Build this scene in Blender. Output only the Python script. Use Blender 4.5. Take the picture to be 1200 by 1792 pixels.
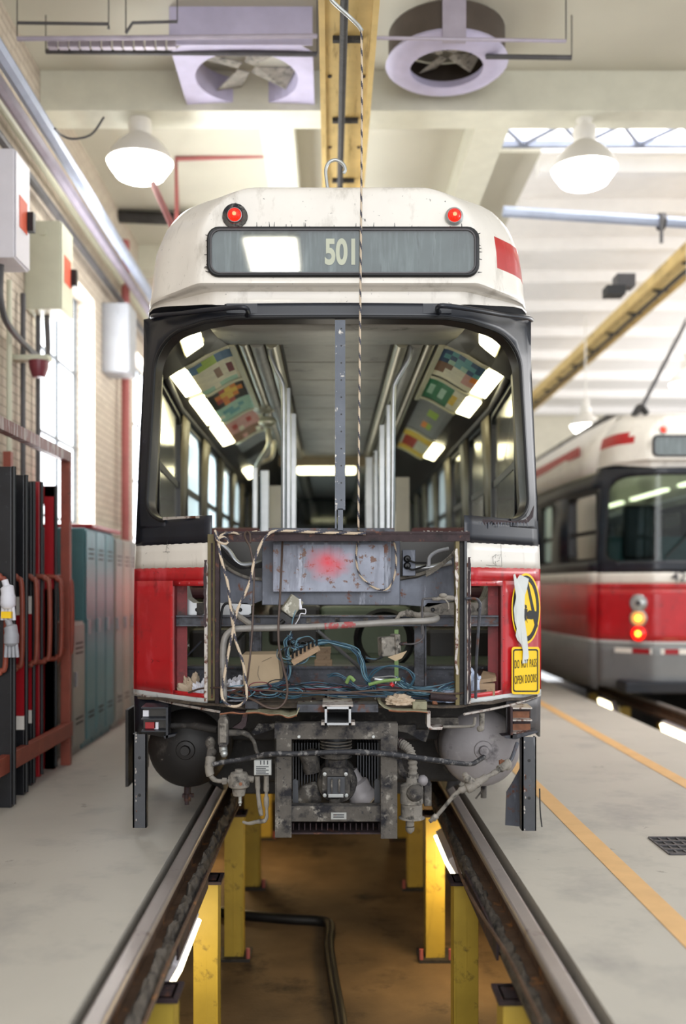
import bpy, math, random
from mathutils import Vector, Matrix, noise as mnoise
random.seed(7)
for o in list(bpy.data.objects): bpy.data.objects.remove(o)
sc = bpy.context.scene
COL = sc.collection
# ---------------------------------------------------------------- camera, world, light, exposure
F, CX, CY, H = 1742.0, 578.0, 1025.0, 1.373
cam_d = bpy.data.cameras.new('camera'); cam = bpy.data.objects.new('camera', cam_d); COL.objects.link(cam)
cam.location = (0, 0, H); cam.rotation_euler = (math.pi/2, 0, 0)
cam_d.sensor_fit = 'VERTICAL'; cam_d.sensor_height = 36.0; cam_d.sensor_width = 24.1
cam_d.lens = F/1792*36.0
cam_d.shift_x = (600-CX)/1792; cam_d.shift_y = (CY-896)/1792
cam_d.clip_start = .05; cam_d.clip_end = 200
cam_d.dof.use_dof = True; cam_d.dof.focus_distance = 5.25; cam_d.dof.aperture_fstop = .85
sc.camera = cam
w = bpy.data.worlds.new('world'); sc.world = w; w.use_nodes = True
wn = w.node_tree.nodes['Background']; wn.inputs[0].default_value = (.93, .96, 1.0, 1); wn.inputs[1].default_value = 1.05
sc.view_settings.view_transform = 'Standard'; sc.view_settings.look = 'None'
sc.view_settings.gamma = 1; sc.view_settings.use_curve_mapping = False
sc.view_settings.exposure = 0.3
def area(name, loc, rot, sx, sy, power, col=(1, 1, 1)):
    l = bpy.data.lights.new(name, 'AREA'); l.shape = 'RECTANGLE'; l.size = sx; l.size_y = sy; l.energy = power; l.color = col
    o = bpy.data.objects.new(name, l); COL.objects.link(o); o.location = loc; o.rotation_euler = rot; return o
def point(name, loc, power, col, r=.1):
    l = bpy.data.lights.new(name, 'POINT'); l.energy = power; l.color = col; l.shadow_soft_size = r
    o = bpy.data.objects.new(name, l); COL.objects.link(o); o.location = loc; return o
R = math.radians
area('skylight_daylight', (5.2, 9.7, 7.2), (0, 0, 0), 6, 1.6, 300, (1, .98, .96))
for y_ in (9.68, 13.95, 18.25): area('window_daylight', (-2.72, y_, 2.8), (0, R(-90), 0), 3.1, 2.1, 210, (.95, .98, 1))
area('right_side_fill', (10.4, 14, 4.3), (0, R(100), 0), 2.6, 14, 620, (1, .98, .97))  # added area light, out of view at right, brightens the right ceiling bay
area('camera_side_fill', (1.0, -5.0, 3.2), (R(82), 0, 0), 8, 4.5, 420, (.97, .98, 1))  # added unseen area light behind the camera; no door stands there
# ---------------------------------------------------------------- helpers
def P(px, py, Y): return Vector(((px-CX)*Y/F, Y, H-(py-CY)*Y/F))
def nmix(nt, a, b, fac):
    n = nt.nodes.new('ShaderNodeMix'); n.data_type = 'RGBA'
    for s, v in ((6, a), (7, b)):
        if isinstance(v, tuple): n.inputs[s].default_value = (*v[:3], 1)
        else: nt.links.new(v, n.inputs[s])
    if isinstance(fac, float): n.inputs[0].default_value = fac
    else: nt.links.new(fac, n.inputs[0])
    return n.outputs[2]
def nnoise(nt, scale, detail=4, vec=None, stretch=None, rough=.55):
    n = nt.nodes.new('ShaderNodeTexNoise'); n.inputs['Scale'].default_value = scale; n.inputs['Detail'].default_value = detail
    n.inputs['Roughness'].default_value = rough
    tc = nt.nodes.new('ShaderNodeTexCoord'); src = tc.outputs['Object']
    if stretch:
        mp = nt.nodes.new('ShaderNodeMapping'); mp.inputs['Scale'].default_value = stretch; nt.links.new(src, mp.inputs[0]); src = mp.outputs[0]
    nt.links.new(src, n.inputs['Vector']); return n.outputs['Fac']
def ramp(nt, src, a, b):
    n = nt.nodes.new('ShaderNodeMapRange'); n.inputs[1].default_value = a; n.inputs[2].default_value = b; nt.links.new(src, n.inputs[0]); return n.outputs[0]
def sl(c): return tuple((x/12.92 if x <= .04045 else ((x+.055)/1.055)**2.4) for x in c)
def hx(s): return sl(tuple(int(s[i:i+2], 16)/255 for i in (0, 2, 4)))
MATS = {}
def M(name, col, rough=.5, metal=0., var=.12, vs=6, dirt=None, bump=0., bs=40, stretch=None, emit=None, es=0, coat=0, spec=.5):
    """dirt = list of (colour, low, high, scale)"""
    m = bpy.data.materials.new(name); m.use_nodes = True; nt = m.node_tree; b = nt.nodes['Principled BSDF']
    col = hx(col) if isinstance(col, str) else col
    b.inputs['Roughness'].default_value = rough; b.inputs['Metallic'].default_value = metal
    b.inputs['Specular IOR Level'].default_value = spec
    c = col
    if var:
        c = nmix(nt, tuple(x*(1-var) for x in col), tuple(min(1, x*(1+var)) for x in col), ramp(nt, nnoise(nt, vs, 5, stretch=stretch), .3, .7))
    for d in (dirt or []):
        dc = hx(d[0]) if isinstance(d[0], str) else d[0]
        fac = ramp(nt, nnoise(nt, d[3], 8, stretch=d[4] if len(d) > 4 else None, rough=.65), d[1], d[2])
        c = nmix(nt, c, dc, fac)
    if isinstance(c, tuple): b.inputs['Base Color'].default_value = (*c, 1)
    else: nt.links.new(c, b.inputs['Base Color'])
    if bump:
        bn = nt.nodes.new('ShaderNodeBump'); bn.inputs['Strength'].default_value = bump; bn.inputs['Distance'].default_value = .01
        nt.links.new(nnoise(nt, bs, 6), bn.inputs['Height']); nt.links.new(bn.outputs[0], b.inputs['Normal'])
    if coat: b.inputs['Coat Weight'].default_value = coat; b.inputs['Coat Roughness'].default_value = .08
    if emit:
        e = hx(emit) if isinstance(emit, str) else emit
        b.inputs['Emission Color'].default_value = (*e, 1); b.inputs['Emission Strength'].default_value = es
    MATS[name] = m; return m
def glass(name, tint, refl=.12, rough=.03):
    m = bpy.data.materials.new(name); m.use_nodes = True; nt = m.node_tree; nt.nodes.remove(nt.nodes['Principled BSDF'])
    out = nt.nodes['Material Output']; t = nt.nodes.new('ShaderNodeBsdfTransparent'); t.inputs[0].default_value = (*tint, 1)
    g = nt.nodes.new('ShaderNodeBsdfGlossy'); g.inputs['Roughness'].default_value = rough; g.inputs[0].default_value = (1, 1, 1, 1)
    lw = nt.nodes.new('ShaderNodeLayerWeight'); lw.inputs[0].default_value = refl
    mx = nt.nodes.new('ShaderNodeMixShader'); nt.links.new(lw.outputs['Fresnel'], mx.inputs[0]); nt.links.new(t.outputs[0], mx.inputs[1]); nt.links.new(g.outputs[0], mx.inputs[2])
    nt.links.new(mx.outputs[0], out.inputs[0]); MATS[name] = m; return m
def catmull(pts, n=6):
    pts = [Vector(p) for p in pts]
    if len(pts) < 3: return pts
    q = [pts[0]*2-pts[1]]+pts+[pts[-1]*2-pts[-2]]; out = []
    for i in range(1, len(q)-2):
        a, b, c, d = q[i-1:i+3]
        for k in range(n):
            t = k/n
            out.append(.5*((2*b)+(c-a)*t+(2*a-5*b+4*c-d)*t*t+(3*b-a-3*c+d)*t**3))
    out.append(pts[-1]); return out
def org(o):
    v = Vector((0, 0, 0))
    while o: v += o.location; o = o.parent
    return v
class MB:
    def __init__(s): s.v = []; s.f = []; s.mi = []; s.sm = []
    def add(s, vs, fs, smooth=False, mi=0):
        n = len(s.v); s.v += [tuple(x) for x in vs]
        for k, f in enumerate(fs):
            s.f.append(tuple(i+n for i in f)); s.mi.append(mi[k] if isinstance(mi, list) else mi); s.sm.append(smooth)
        return s
    def box(s, x0, x1, y0, y1, z0, z1, mi=0, M4=None):
        vs = [Vector(p) for p in ((x0, y0, z0), (x1, y0, z0), (x1, y1, z0), (x0, y1, z0), (x0, y0, z1), (x1, y0, z1), (x1, y1, z1), (x0, y1, z1))]
        if M4: vs = [M4 @ p for p in vs]
        return s.add(vs, [(0, 3, 2, 1), (4, 5, 6, 7), (0, 1, 5, 4), (1, 2, 6, 5), (2, 3, 7, 6), (3, 0, 4, 7)], False, mi)
    def cbox(s, c, d, rot=(0, 0, 0), mi=0):
        from mathutils import Euler
        m = Matrix.Translation(c) @ Euler(rot).to_matrix().to_4x4()
        return s.box(-d[0]/2, d[0]/2, -d[1]/2, d[1]/2, -d[2]/2, d[2]/2, mi, m)
    def pbox(s, a, b, c, d, Y0, Y1, mi=0):
        p = P(a, c, Y0); q = P(b, d, Y0); return s.box(p.x, q.x, Y0, Y1, q.z, p.z, mi)
    def poly(s, pts, Y0, Y1, mi=0):
        fr = [P(a, b, Y0) for a, b in pts]; n = len(fr)
        bk = [Vector((p.x, Y1, p.z)) for p in fr]
        return s.add(fr+bk, [tuple(range(n)), tuple(range(2*n-1, n-1, -1))]+[(i, i+n, (i+1) % n+n, (i+1) % n) for i in range(n)], False, mi)
    def prism(s, pts, off, mi=0):
        pts = [Vector(p) for p in pts]; off = Vector(off); n = len(pts)
        return s.add(pts+[p+off for p in pts], [tuple(range(n)), tuple(range(2*n-1, n-1, -1))]+[(i, i+n, (i+1) % n+n, (i+1) % n) for i in range(n)], False, mi)
    def tube(s, pts, r, n=8, smooth_path=True, mi=0, helix=None, closed=False, k=6):
        pts = catmull(pts, k) if smooth_path else [Vector(p) for p in pts]
        if helix:   # resample evenly
            L = [0]
            for i in range(1, len(pts)): L.append(L[-1]+(pts[i]-pts[i-1]).length)
            m = max(4, int(L[-1]/helix)); q = []; j = 0
            for i in range(m+1):
                t = L[-1]*i/m
                while j < len(L)-2 and L[j+1] < t: j += 1
                u = (t-L[j])/max(1e-9, L[j+1]-L[j]); q.append(pts[j].lerp(pts[j+1], u))
            pts = q
        vs = []; fs = []; mis = []
        up = None
        for i, p in enumerate(pts):
            d = (pts[min(i+1, len(pts)-1)]-pts[max(i-1, 0)])
            d = d.normalized() if d.length > 1e-9 else Vector((0, 0, 1))
            if up is None: up = d.orthogonal().normalized()
            up = (up-d*up.dot(d)); up = up.normalized() if up.length > 1e-6 else d.orthogonal().normalized()
            sd = d.cross(up); rr = r[i*(len(r)-1)//max(1, len(pts)-1)] if isinstance(r, (list, tuple)) else r
            for j in range(n):
                a = 2*math.pi*j/n; vs.append(p+up*math.cos(a)*rr+sd*math.sin(a)*rr)
        for i in range(len(pts)-1):
            for j in range(n):
                fs.append((i*n+j, i*n+(j+1) % n, (i+1)*n+(j+1) % n, (i+1)*n+j))
                mis.append((1 if ((i+j) % 8) < 3 else 0) if helix else mi)
        s.add(vs, fs, True, mis)
        k0 = len(s.v)-len(vs); s.f.append(tuple(k0+j for j in range(n-1, -1, -1))); s.mi.append(mi if not helix else 0); s.sm.append(False)
        k1 = len(s.v)-n; s.f.append(tuple(k1+j for j in range(n))); s.mi.append(mi if not helix else 0); s.sm.append(False)
        return s
    def cyl(s, p0, p1, r0, r1=None, n=20, mi=0): return s.tube([p0, p1], [r0, r0 if r1 is None else r1], n, False, mi)
    def lathe(s, prof, c, ax=(0, 0, 1), n=28, mi=0, arc=1.0):
        ax = Vector(ax).normalized(); u = ax.orthogonal().normalized(); v = ax.cross(u); c = Vector(c); vs = []; fs = []
        for (r, h) in prof:
            for j in range(n):
                a = 2*math.pi*j/n; vs.append(c+ax*h+(u*math.cos(a)+v*math.sin(a))*r)
        for i in range(len(prof)-1):
            for j in range(n): fs.append((i*n+j, i*n+(j+1) % n, (i+1)*n+(j+1) % n, (i+1)*n+j))
        return s.add(vs, fs, True, mi)
    def sphere(s, c, r, n=14, mi=0, sc_=(1, 1, 1)):
        c = Vector(c); vs = []; fs = []; m = n//2
        for i in range(m+1):
            for j in range(n):
                th = math.pi*i/m; ph = 2*math.pi*j/n
                vs.append(c+Vector((math.sin(th)*math.cos(ph)*sc_[0], math.sin(th)*math.sin(ph)*sc_[1], math.cos(th)*sc_[2]))*r)
        for i in range(m):
            for j in range(n): fs.append((i*n+j, (i+1)*n+j, (i+1)*n+(j+1) % n, i*n+(j+1) % n))
        return s.add(vs, fs, True, mi)
    def grid(s, rows, smooth=True, mi=0):
        n = len(rows[0]); vs = [p for r in rows for p in r]; fs = []
        for i in range(len(rows)-1):
            for j in range(n-1): fs.append((i*n+j, i*n+j+1, (i+1)*n+j+1, (i+1)*n+j))
        return s.add(vs, fs, smooth, mi)
    def build(s, name, mats, parent=None, bevel=0, solid=0, label=None):
        if not isinstance(mats, (list, tuple)): mats = [mats]
        if parent is not None: o0 = org(parent)
        else:
            xs = [v[0] for v in s.v]; ys = [v[1] for v in s.v]; zs = [v[2] for v in s.v]
            o0 = Vector(((min(xs)+max(xs))/2, (min(ys)+max(ys))/2, min(zs)))
        me = bpy.data.meshes.new(name); me.from_pydata([tuple(Vector(v)-o0) for v in s.v], [], s.f)
        for m in mats: me.materials.append(m)
        for p, a, b in zip(me.polygons, s.mi, s.sm): p.material_index = a; p.use_smooth = b
        me.validate(); me.update()
        import bmesh
        bm = bmesh.new(); bm.from_mesh(me); bmesh.ops.remove_doubles(bm, verts=bm.verts, dist=1e-6)
        bmesh.ops.recalc_face_normals(bm, faces=bm.faces); bm.to_mesh(me); bm.free()
        if any(s.sm): me.set_sharp_from_angle(angle=math.radians(40))
        o = bpy.data.objects.new(name, me); COL.objects.link(o)
        if parent is not None: o.parent = parent
        else: o.location = o0
        if solid:
            md = o.modifiers.new('solid', 'SOLIDIFY'); md.thickness = solid; md.offset = 0
        if bevel:
            md = o.modifiers.new('bevel', 'BEVEL'); md.width = bevel; md.segments = 2; md.limit_method = 'ANGLE'
        if label: o['label'] = label
        return o
def tag(o, label, cat, group=None, kind=None):
    if label: o['label'] = label
    if cat: o['category'] = cat
    if group: o['group'] = group
    if kind: o['kind'] = kind
    return o
def thing(name, loc, label, cat, group=None):
    o = bpy.data.objects.new(name, None); COL.objects.link(o); o.location = loc; return tag(o, label, cat, group)
def struct(name, mb, m, label=None):
    o = mb.build(name, m); o['kind'] = 'structure'
    if label: o['label'] = label
    return o
def copy_tree(o, parent=None):
    c = o.copy(); COL.objects.link(c)
    if parent: c.parent = parent
    for ch in list(o.children): copy_tree(ch, c)
    return c
def text(name, s, size, loc, m, parent, rot=(math.pi/2, 0, 0), sx=1.0, depth=.001, bold=0.0):
    cu = bpy.data.curves.new(name, 'FONT'); cu.body = s; cu.size = size; cu.extrude = depth; cu.offset = bold; cu.space_character = 1.22 if name == 'sticker_text' else 1.0; cu.align_x = 'CENTER'; cu.align_y = 'CENTER'
    t = bpy.data.objects.new('tmp', cu); COL.objects.link(t)
    bpy.context.view_layer.update()
    me = bpy.data.meshes.new_from_object(t.evaluated_get(bpy.context.evaluated_depsgraph_get()))
    bpy.data.objects.remove(t)
    o = bpy.data.objects.new(name, me); COL.objects.link(o); me.materials.clear(); me.materials.append(m)
    o.parent = parent; o.location = Vector(loc)-org(parent); o.rotation_euler = rot; o.scale = (sx, 1, 1)
    return o
# ---------------------------------------------------------------- materials
rust = '5a3626'
m_white = M('cream_paint', 'e6e1d8', .32, var=.05, vs=3, dirt=[('a39b8e', .56, .8, 7, (1, 1, .35)), ('4a4a48', .66, .71, 40)], coat=.3)
m_navy = M('navy_black_paint', '141924', .38, var=.25, vs=5, dirt=[('566070', .66, .8, 16), (rust, .72, .78, 22)], coat=.12)
m_red = M('red_paint', 'b5161f', .38, var=.12, vs=4, dirt=[('cc4650', .56, .76, 5, (1, 1, .5)), ('6c1a20', .56, .75, 7), ('3c1416', .68, .73, 26)], coat=.3)
m_strip = M('grey_white_strip', 'b9bcbb', .5, var=.1, dirt=[('6f6f70', .6, .75, 15)])
m_rubber = M('black_rubber', '101114', .5, var=.2)
m_bronze = M('window_reveal_metal', '4c4643', .35, .6, var=.15, dirt=[('2a2624', .6, .72, 12)])
m_steel = M('bare_steel', '45474e', .5, .35, var=.45, vs=7, dirt=[(rust, .56, .66, 13), ('1e1e22', .52, .66, 9), ('8e9098', .64, .7, 30)], bump=.2)
m_galv = M('bluish_sheet_steel', '585c66', .45, .4, var=.35, vs=5, dirt=[('3f4048', .47, .68, 6, (1, 1, .3)), ('9a9eaa', .6, .75, 9, (1.5, 1, .3)), (rust, .60, .66, 13)])
m_dark = M('dark_grimy_steel', '2f2d2c', .7, .1, var=.4, vs=10, dirt=[('5e5a55', .58, .75, 14)], bump=.4)
m_dust = M('dust_covered_metal', '57534e', .88, 0, var=.3, vs=7, dirt=[('1c1c22', .48, .6, 8), ('96928a', .57, .68, 14), ('2a2a2e', .6, .66, 45)], bump=.5)
m_duster = M('pale_dusty_metal', '827d75', .85, 0, var=.25, vs=12, dirt=[('34322f', .52, .66, 18), ('a09b92', .6, .7, 30)], bump=.5)
m_rusty = M('rusty_brown_steel', '34272a', .7, .2, var=.4, vs=12, dirt=[('6b4434', .57, .67, 17), ('1e1a1c', .54, .66, 8), ('8f8580', .66, .72, 40)], bump=.4)
m_olive = M('olive_primer', '6a5f3a', .6, 0, var=.2, vs=4, dirt=[('3d2c22', .58, .66, 14, (1, 1, .3)), ('2d2826', .62, .7, 20)])
m_scrape = M('scraped_white_metal', 'b6b0aa', .5, .3, var=.2, dirt=[(rust, .5, .6, 24), ('2a2828', .62, .7, 12)])
m_deckgreen = M('torn_greenish_deck', '8e8b72', .7, 0, var=.2, dirt=[('5c4a33', .55, .7, 9)], bump=.3)
m_torn = M('torn_orange_edge', '7c4f36', .7, 0, var=.3, vs=30)
m_dirtdeck = M('dirty_brown_deck', '4e4439', .9, 0, var=.4, vs=12, dirt=[('20202a', .5, .7, 15), ('7c7468', .62, .72, 20)], bump=.8)
m_tankb = M('black_tank_paint', '1d1a19', .5, .1, var=.4, vs=4, dirt=[('5c5550', .56, .75, 5), ('6a655e', .66, .7, 40)])
m_tankg = M('dusty_tank_steel', '9a9698', .62, .2, var=.15, vs=4, dirt=[('4c484c', .58, .72, 6), ('b5b0ae', .6, .75, 9)], bump=.15)
m_alu = M('brushed_aluminium', 'a8aaac', .4, .85, var=.08, vs=2, stretch=(1, 1, 8))
m_inter = M('interior_beige', '776e5a', .5, 0, var=.08)
m_interd = M('interior_dark_trim', '2c2925', .4, 0, var=.2)
m_ceilp = M('interior_ceiling_panel', '8d8a83', .5, 0, var=.12, dirt=[('4b4a48', .6, .75, 5)])
m_duct = M('interior_duct_metal', 'a8a28e', .3, .55, var=.15)
m_lamp = M('interior_lamp_diffuser', 'ffffff', .4, 0, var=0, emit='fff6c4', es=5)
m_lampoff = M('interior_lamp_frame', 'cfc9a8', .4, 0, var=.05)
m_gl_side = glass('blue_tinted_side_glass', (.62, .82, .88), .2, .14)
_nt = m_gl_side.node_tree; _tr = _nt.nodes.new('ShaderNodeBsdfTranslucent'); _tr.inputs[0].default_value = (.72, .9, .95, 1)
_df = _nt.nodes.new('ShaderNodeBsdfDiffuse'); _df.inputs[0].default_value = (.55, .68, .72, 1)
_m1 = _nt.nodes.new('ShaderNodeMixShader'); _m1.inputs[0].default_value = .3; _m2 = _nt.nodes.new('ShaderNodeMixShader'); _m2.inputs[0].default_value = .88
_nt.links.new(_tr.outputs[0], _m1.inputs[1]); _nt.links.new(_df.outputs[0], _m1.inputs[2])
_mx = [n for n in _nt.nodes if n.type == 'MIX_SHADER' and n not in (_m1, _m2)][0]; _t = [n for n in _nt.nodes if n.type == 'BSDF_TRANSPARENT'][0]
_nt.links.new(_t.outputs[0], _m2.inputs[1]); _nt.links.new(_m1.outputs[0], _m2.inputs[2]); _nt.links.new(_m2.outputs[0], _mx.inputs[1])
m_gl_ws = glass('dark_windscreen_glass', (.30, .40, .40), .3)
m_gl_sign = glass('grimy_sign_glass', (.82, .86, .86), .52, .03)
m_signbg = M('sign_roll_grey', '56605f', .6, 0, var=.25, vs=7, dirt=[('8a9494', .5, .8, 5, (6, 1, .5)), ('353c3c', .6, .7, 9, (8, 1, .6))])
m_cream = M('sign_letter_cream', 'd8d3b4', .6, 0, var=.05)
m_redlens = M('red_lamp_lens', 'd01810', .15, 0, var=0, emit='ff2010', es=1.6)
m_redhot = M('red_lamp_centre', 'ff4020', .3, 0, var=0, emit='ff6040', es=4)
m_yel = M('sticker_yellow', 'f3c913', .4, 0, var=.03)
m_blk = M('sticker_black', '1b1b1b', .45, 0, var=.1)
m_paper = M('torn_white_paper', 'cfd3d0', .8, 0, var=.08)
m_card = M('cardboard_tan', 'a8957a', .8, 0, var=.08, dirt=[('7d6a4e', .66, .75, 8)])
m_wood = M('pine_block', '947c62', .7, 0, var=.15, vs=5, stretch=(1, 1, 12), dirt=[('5f4830', .6, .72, 12)])
m_rag = M('white_rag', 'd9dae2', .9, 0, var=.05, dirt=[('8c8a94', .6, .75, 9)])
m_ragb = M('pale_blue_rag', 'bcc7dc', .9, 0, var=.05, dirt=[('7d879c', .6, .75, 9)])
m_ragt = M('tan_rag', 'b9a791', .9, 0, var=.12)
m_rope_a = M('rope_light_strand', 'c3b29c', .8, 0, var=.1)
m_rope_b = M('rope_dark_strand', '44444e', .8, 0, var=.1)
m_wires = [M('wire_teal', '2f4f60', .45, 0, var=.1), M('wire_dark_blue', '26374e', .45, 0, var=.1), M('wire_pale_blue', '5d808f', .45, 0, var=.1),
           M('wire_black', '191a1d', .45, 0, var=.1), M('wire_maroon', '6d3038', .45, 0, var=.1), M('wire_brown', '4a3a32', .5, 0, var=.2)]
m_green = M('green_tape', '6f8c50', .5, 0, var=.1)
m_concrete = M('floor_concrete', 'b0aba0', .62, 0, var=.06, vs=1.2, dirt=[('94908a', .52, .75, 1.8), ('8a857c', .66, .7, 5), ('716c64', .71, .74, 14)], bump=.08, bs=20)
m_yline = M('floor_line_yellow', 'd2a870', .6, 0, var=.08, dirt=[('a9a498', .66, .74, 12)])
m_pitfloor = M('pit_floor_concrete', '67533a', .8, 0, var=.35, vs=2, dirt=[('241c14', .55, .72, 2.5), ('6b5a42', .6, .75, 4)], bump=.3)
m_pitwall = M('pit_wall_concrete', '4a4238', .85, 0, var=.25, vs=3)
m_rail = M('rail_polished_steel', 'a09893', .36, .45, var=.12, vs=3, dirt=[('5a4a42', .58, .72, 6)])
m_railside = M('rail_rusty_side', '5d4838', .7, .2, var=.3, vs=10, dirt=[('9a6a40', .58, .7, 12)], bump=.4)
m_grime = M('caked_grime', '575048', .95, 0, var=.3, vs=14, dirt=[('2b2724', .5, .66, 12)], bump=1.0)
m_ycol = M('yellow_column_paint', 'ae9538', .5, 0, var=.12, vs=4, dirt=[('6b5a2a', .58, .7, 10), ('3a2c18', .7, .74, 25)])
m_brick = None
m_wallc = M('cream_wall_paint', 'd3cdbb', .7, 0, var=.05)
m_ceil = M('ceiling_cream', 'bdb9aa', .8, 0, var=.05, vs=1)
m_beamc = M('ceiling_beam_cream', 'cfcdbd', .7, 0, var=.05)
m_ceilw = M('ceiling_white', 'eeebe8', .8, 0, var=.03)
m_timber = M('yellow_timber_trough', 'cdb172', .6, 0, var=.12, vs=5, dirt=[('8a6f35', .55, .72, 5, (4, .4, 1))])
m_lav = M('lavender_fan_paint', 'b5afc9', .5, 0, var=.08)
m_brown = M('brown_motor_housing', '4a4038', .6, 0, var=.15)
m_elec = M('electrical_box_cream', 'c3c3ae', .5, 0, var=.05)
m_elecw = M('electrical_box_white', 'd0cdd4', .5, 0, var=.04)
m_elecg = M('electrical_box_grey', '9a9ca2', .5, 0, var=.05)
m_orange = M('orange_label', 'c9553a', .6, 0, var=.05)
m_pipe = M('mauve_conduit', 'a79fae', .45, .2, var=.1)
m_pipeb = M('blue_grey_pipe', '9ba4b8', .45, .2, var=.1)
m_dkpipe = M('dark_pipe', '4c4a4c', .5, .2, var=.2)
m_redpipe = M('faded_red_pipe', '9c5452', .6, 0, var=.1)
m_rack = M('rack_oxide_red', '8a4433', .5, .05, var=.15, vs=8, dirt=[('a8604a', .6, .75, 9), ('3c1d18', .62, .72, 18)])
m_teal = M('locker_teal', '4c7c82', .4, .1, var=.1, vs=3, dirt=[('2f4c50', .6, .75, 5, (1, 1, .3))])
m_lgrey = M('locker_grey', '8e9188', .45, .1, var=.1, vs=3)
m_lbeige = M('locker_beige', 'a39a8a', .45, .1, var=.1, vs=3)
m_doorblk = M('black_door_panel', '1b1c20', .35, .1, var=.3, vs=7, dirt=[('4a4c50', .6, .75, 20)])
m_doorred = M('red_door_panel', '9c1620', .35, 0, var=.1)
m_winframe = M('window_steel_bars', '6a7076', .5, .2, var=.1)
m_daypane = M('daylit_window_pane', 'eef4f8', .5, 0, var=0, emit='f0f6ff', es=2.2)
m_sky = M('sky_bright_pane', 'f4f8ff', .5, 0, var=0, emit='f2f6ff', es=1.1)
m_domew = M('lamp_enamel_white', 'dcd8d0', .4, 0, var=.03)
m_domee = M('lamp_glowing_lens', 'ffffff', .4, 0, var=0, emit='fffdf4', es=7)
m_pitlamp = M('pit_lamp_tube', 'ffffff', .4, 0, var=0, emit='ffeebb', es=6)
m_plate = M('nameplate_metal', 'b5b8b6', .35, .6, var=.1)
m_skirt2 = M('grey_skirt_paint', '77797a', .45, .1, var=.1, vs=3, dirt=[('4f5250', .6, .75, 4)])
m_dkst = M('dark_channel_steel', '4a4c50', .5, .3, var=.25, vs=4, dirt=[('8c8f92', .58, .68, 7, (1, 1, .3)), (rust, .64, .69, 20)])
m_redspray = None
def mat_brick():
    m = bpy.data.materials.new('pale_brick'); m.use_nodes = True; nt = m.node_tree; b = nt.nodes['Principled BSDF']; b.inputs['Roughness'].default_value = .85
    tc = nt.nodes.new('ShaderNodeTexCoord'); mp = nt.nodes.new('ShaderNodeMapping'); mp.inputs['Rotation'].default_value = (0, 0, 0)
    sp = nt.nodes.new('ShaderNodeSeparateXYZ'); cb = nt.nodes.new('ShaderNodeCombineXYZ'); nt.links.new(tc.outputs['Object'], sp.inputs[0])
    ad = nt.nodes.new('ShaderNodeMath'); ad.operation = 'ADD'; nt.links.new(sp.outputs[0], ad.inputs[0]); nt.links.new(sp.outputs[1], ad.inputs[1])
    nt.links.new(ad.outputs[0], cb.inputs[0]); nt.links.new(sp.outputs[2], cb.inputs[1])
    br = nt.nodes.new('ShaderNodeTexBrick'); nt.links.new(cb.outputs[0], br.inputs['Vector']); br.inputs['Scale'].default_value = 1
    br.inputs['Brick Width'].default_value = .22; br.inputs['Row Height'].default_value = .075; br.inputs['Mortar Size'].default_value = .007
    br.inputs['Color1'].default_value = (*hx('bdb1a2'), 1); br.inputs['Color2'].default_value = (*hx('c8bdad'), 1); br.inputs['Mortar'].default_value = (*hx('a39687'), 1)  # pale brick tones, close to the mortar
    nt.links.new(br.outputs[0], b.inputs['Base Color'])
    bn = nt.nodes.new('ShaderNodeBump'); bn.invert = True; bn.inputs['Distance'].default_value = .01; nt.links.new(br.outputs['Fac'], bn.inputs['Height']); nt.links.new(bn.outputs[0], b.inputs['Normal'])
    return m
m_brick = mat_brick()
def mat_spot(name, base, spot, centre, radius, rustc=True):
    """sheet steel with a sprayed spot of paint of its own shape (object coordinates x,z)"""
    m = M(name, base, .42, .4, var=.3, vs=5, dirt=[('54555f', .5, .7, 7, (1.4, 1, .25)), ('b0b4c0', .58, .75, 9, (1.4, 1, .25)), ('5f463c', .57, .62, 24)])
    nt = m.node_tree; b = nt.nodes['Principled BSDF']; src = b.inputs['Base Color'].links[0].from_socket
    tc = nt.nodes.new('ShaderNodeTexCoord'); mp = nt.nodes.new('ShaderNodeMapping'); mp.inputs['Location'].default_value = (-centre[0]/radius[0], 0, -centre[1]/radius[1])
    mp.inputs['Scale'].default_value = (1/radius[0], 0, 1/radius[1]); nt.links.new(tc.outputs['Object'], mp.inputs[0])
    ln = nt.nodes.new('ShaderNodeVectorMath'); ln.operation = 'LENGTH'; nt.links.new(mp.outputs[0], ln.inputs[0])
    nz = nnoise(nt, 14, 4); ad = nt.nodes.new('ShaderNodeMath'); ad.operation = 'MULTIPLY_ADD'; nt.links.new(nz, ad.inputs[0]); ad.inputs[1].default_value = .9; nt.links.new(ln.outputs['Value'], ad.inputs[2])
    fac = ramp(nt, ad.outputs[0], 1.5, .35)
    c = nmix(nt, src, hx(spot), fac); nt.links.new(c, b.inputs['Base Color']); return m
# ---------------------------------------------------------------- the setting
TC = .03          # track centre
PZ = -1.2         # pit floor
b = MB()
b.box(-2.55, TC-.85, -6, 27, -.2, 0)
b.box(TC+.86, 3.12, -6, 27, -.2, 0)
b.box(4.5+.9, 10, -6, 27, -.2, 0)
b.box(-2.55, 10, 21.5, 27, -.2, -.001)
fl = struct('floor', b, m_concrete)
b = MB(); b.box(-2.55, 10, -6, 27, PZ-.1, PZ); struct('floor_pit', b, m_pitfloor).name = 'floor_2'
b = MB(); b.box(TC-1.25, TC-1.2, -6, 21.5, PZ, -.2); b.box(TC+1.2, TC+1.25, -6, 21.5, PZ, -.2); b.box(TC-1.25, TC+1.25, 21.5, 21.6, PZ, -.2)
b.box(3.0, 3.05, -6, 21.5, PZ, -.2); b.box(4.5+1.2, 4.5+1.25, -6, 21.5, PZ, -.2)
struct('wall_pit', b, m_pitwall)
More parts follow.
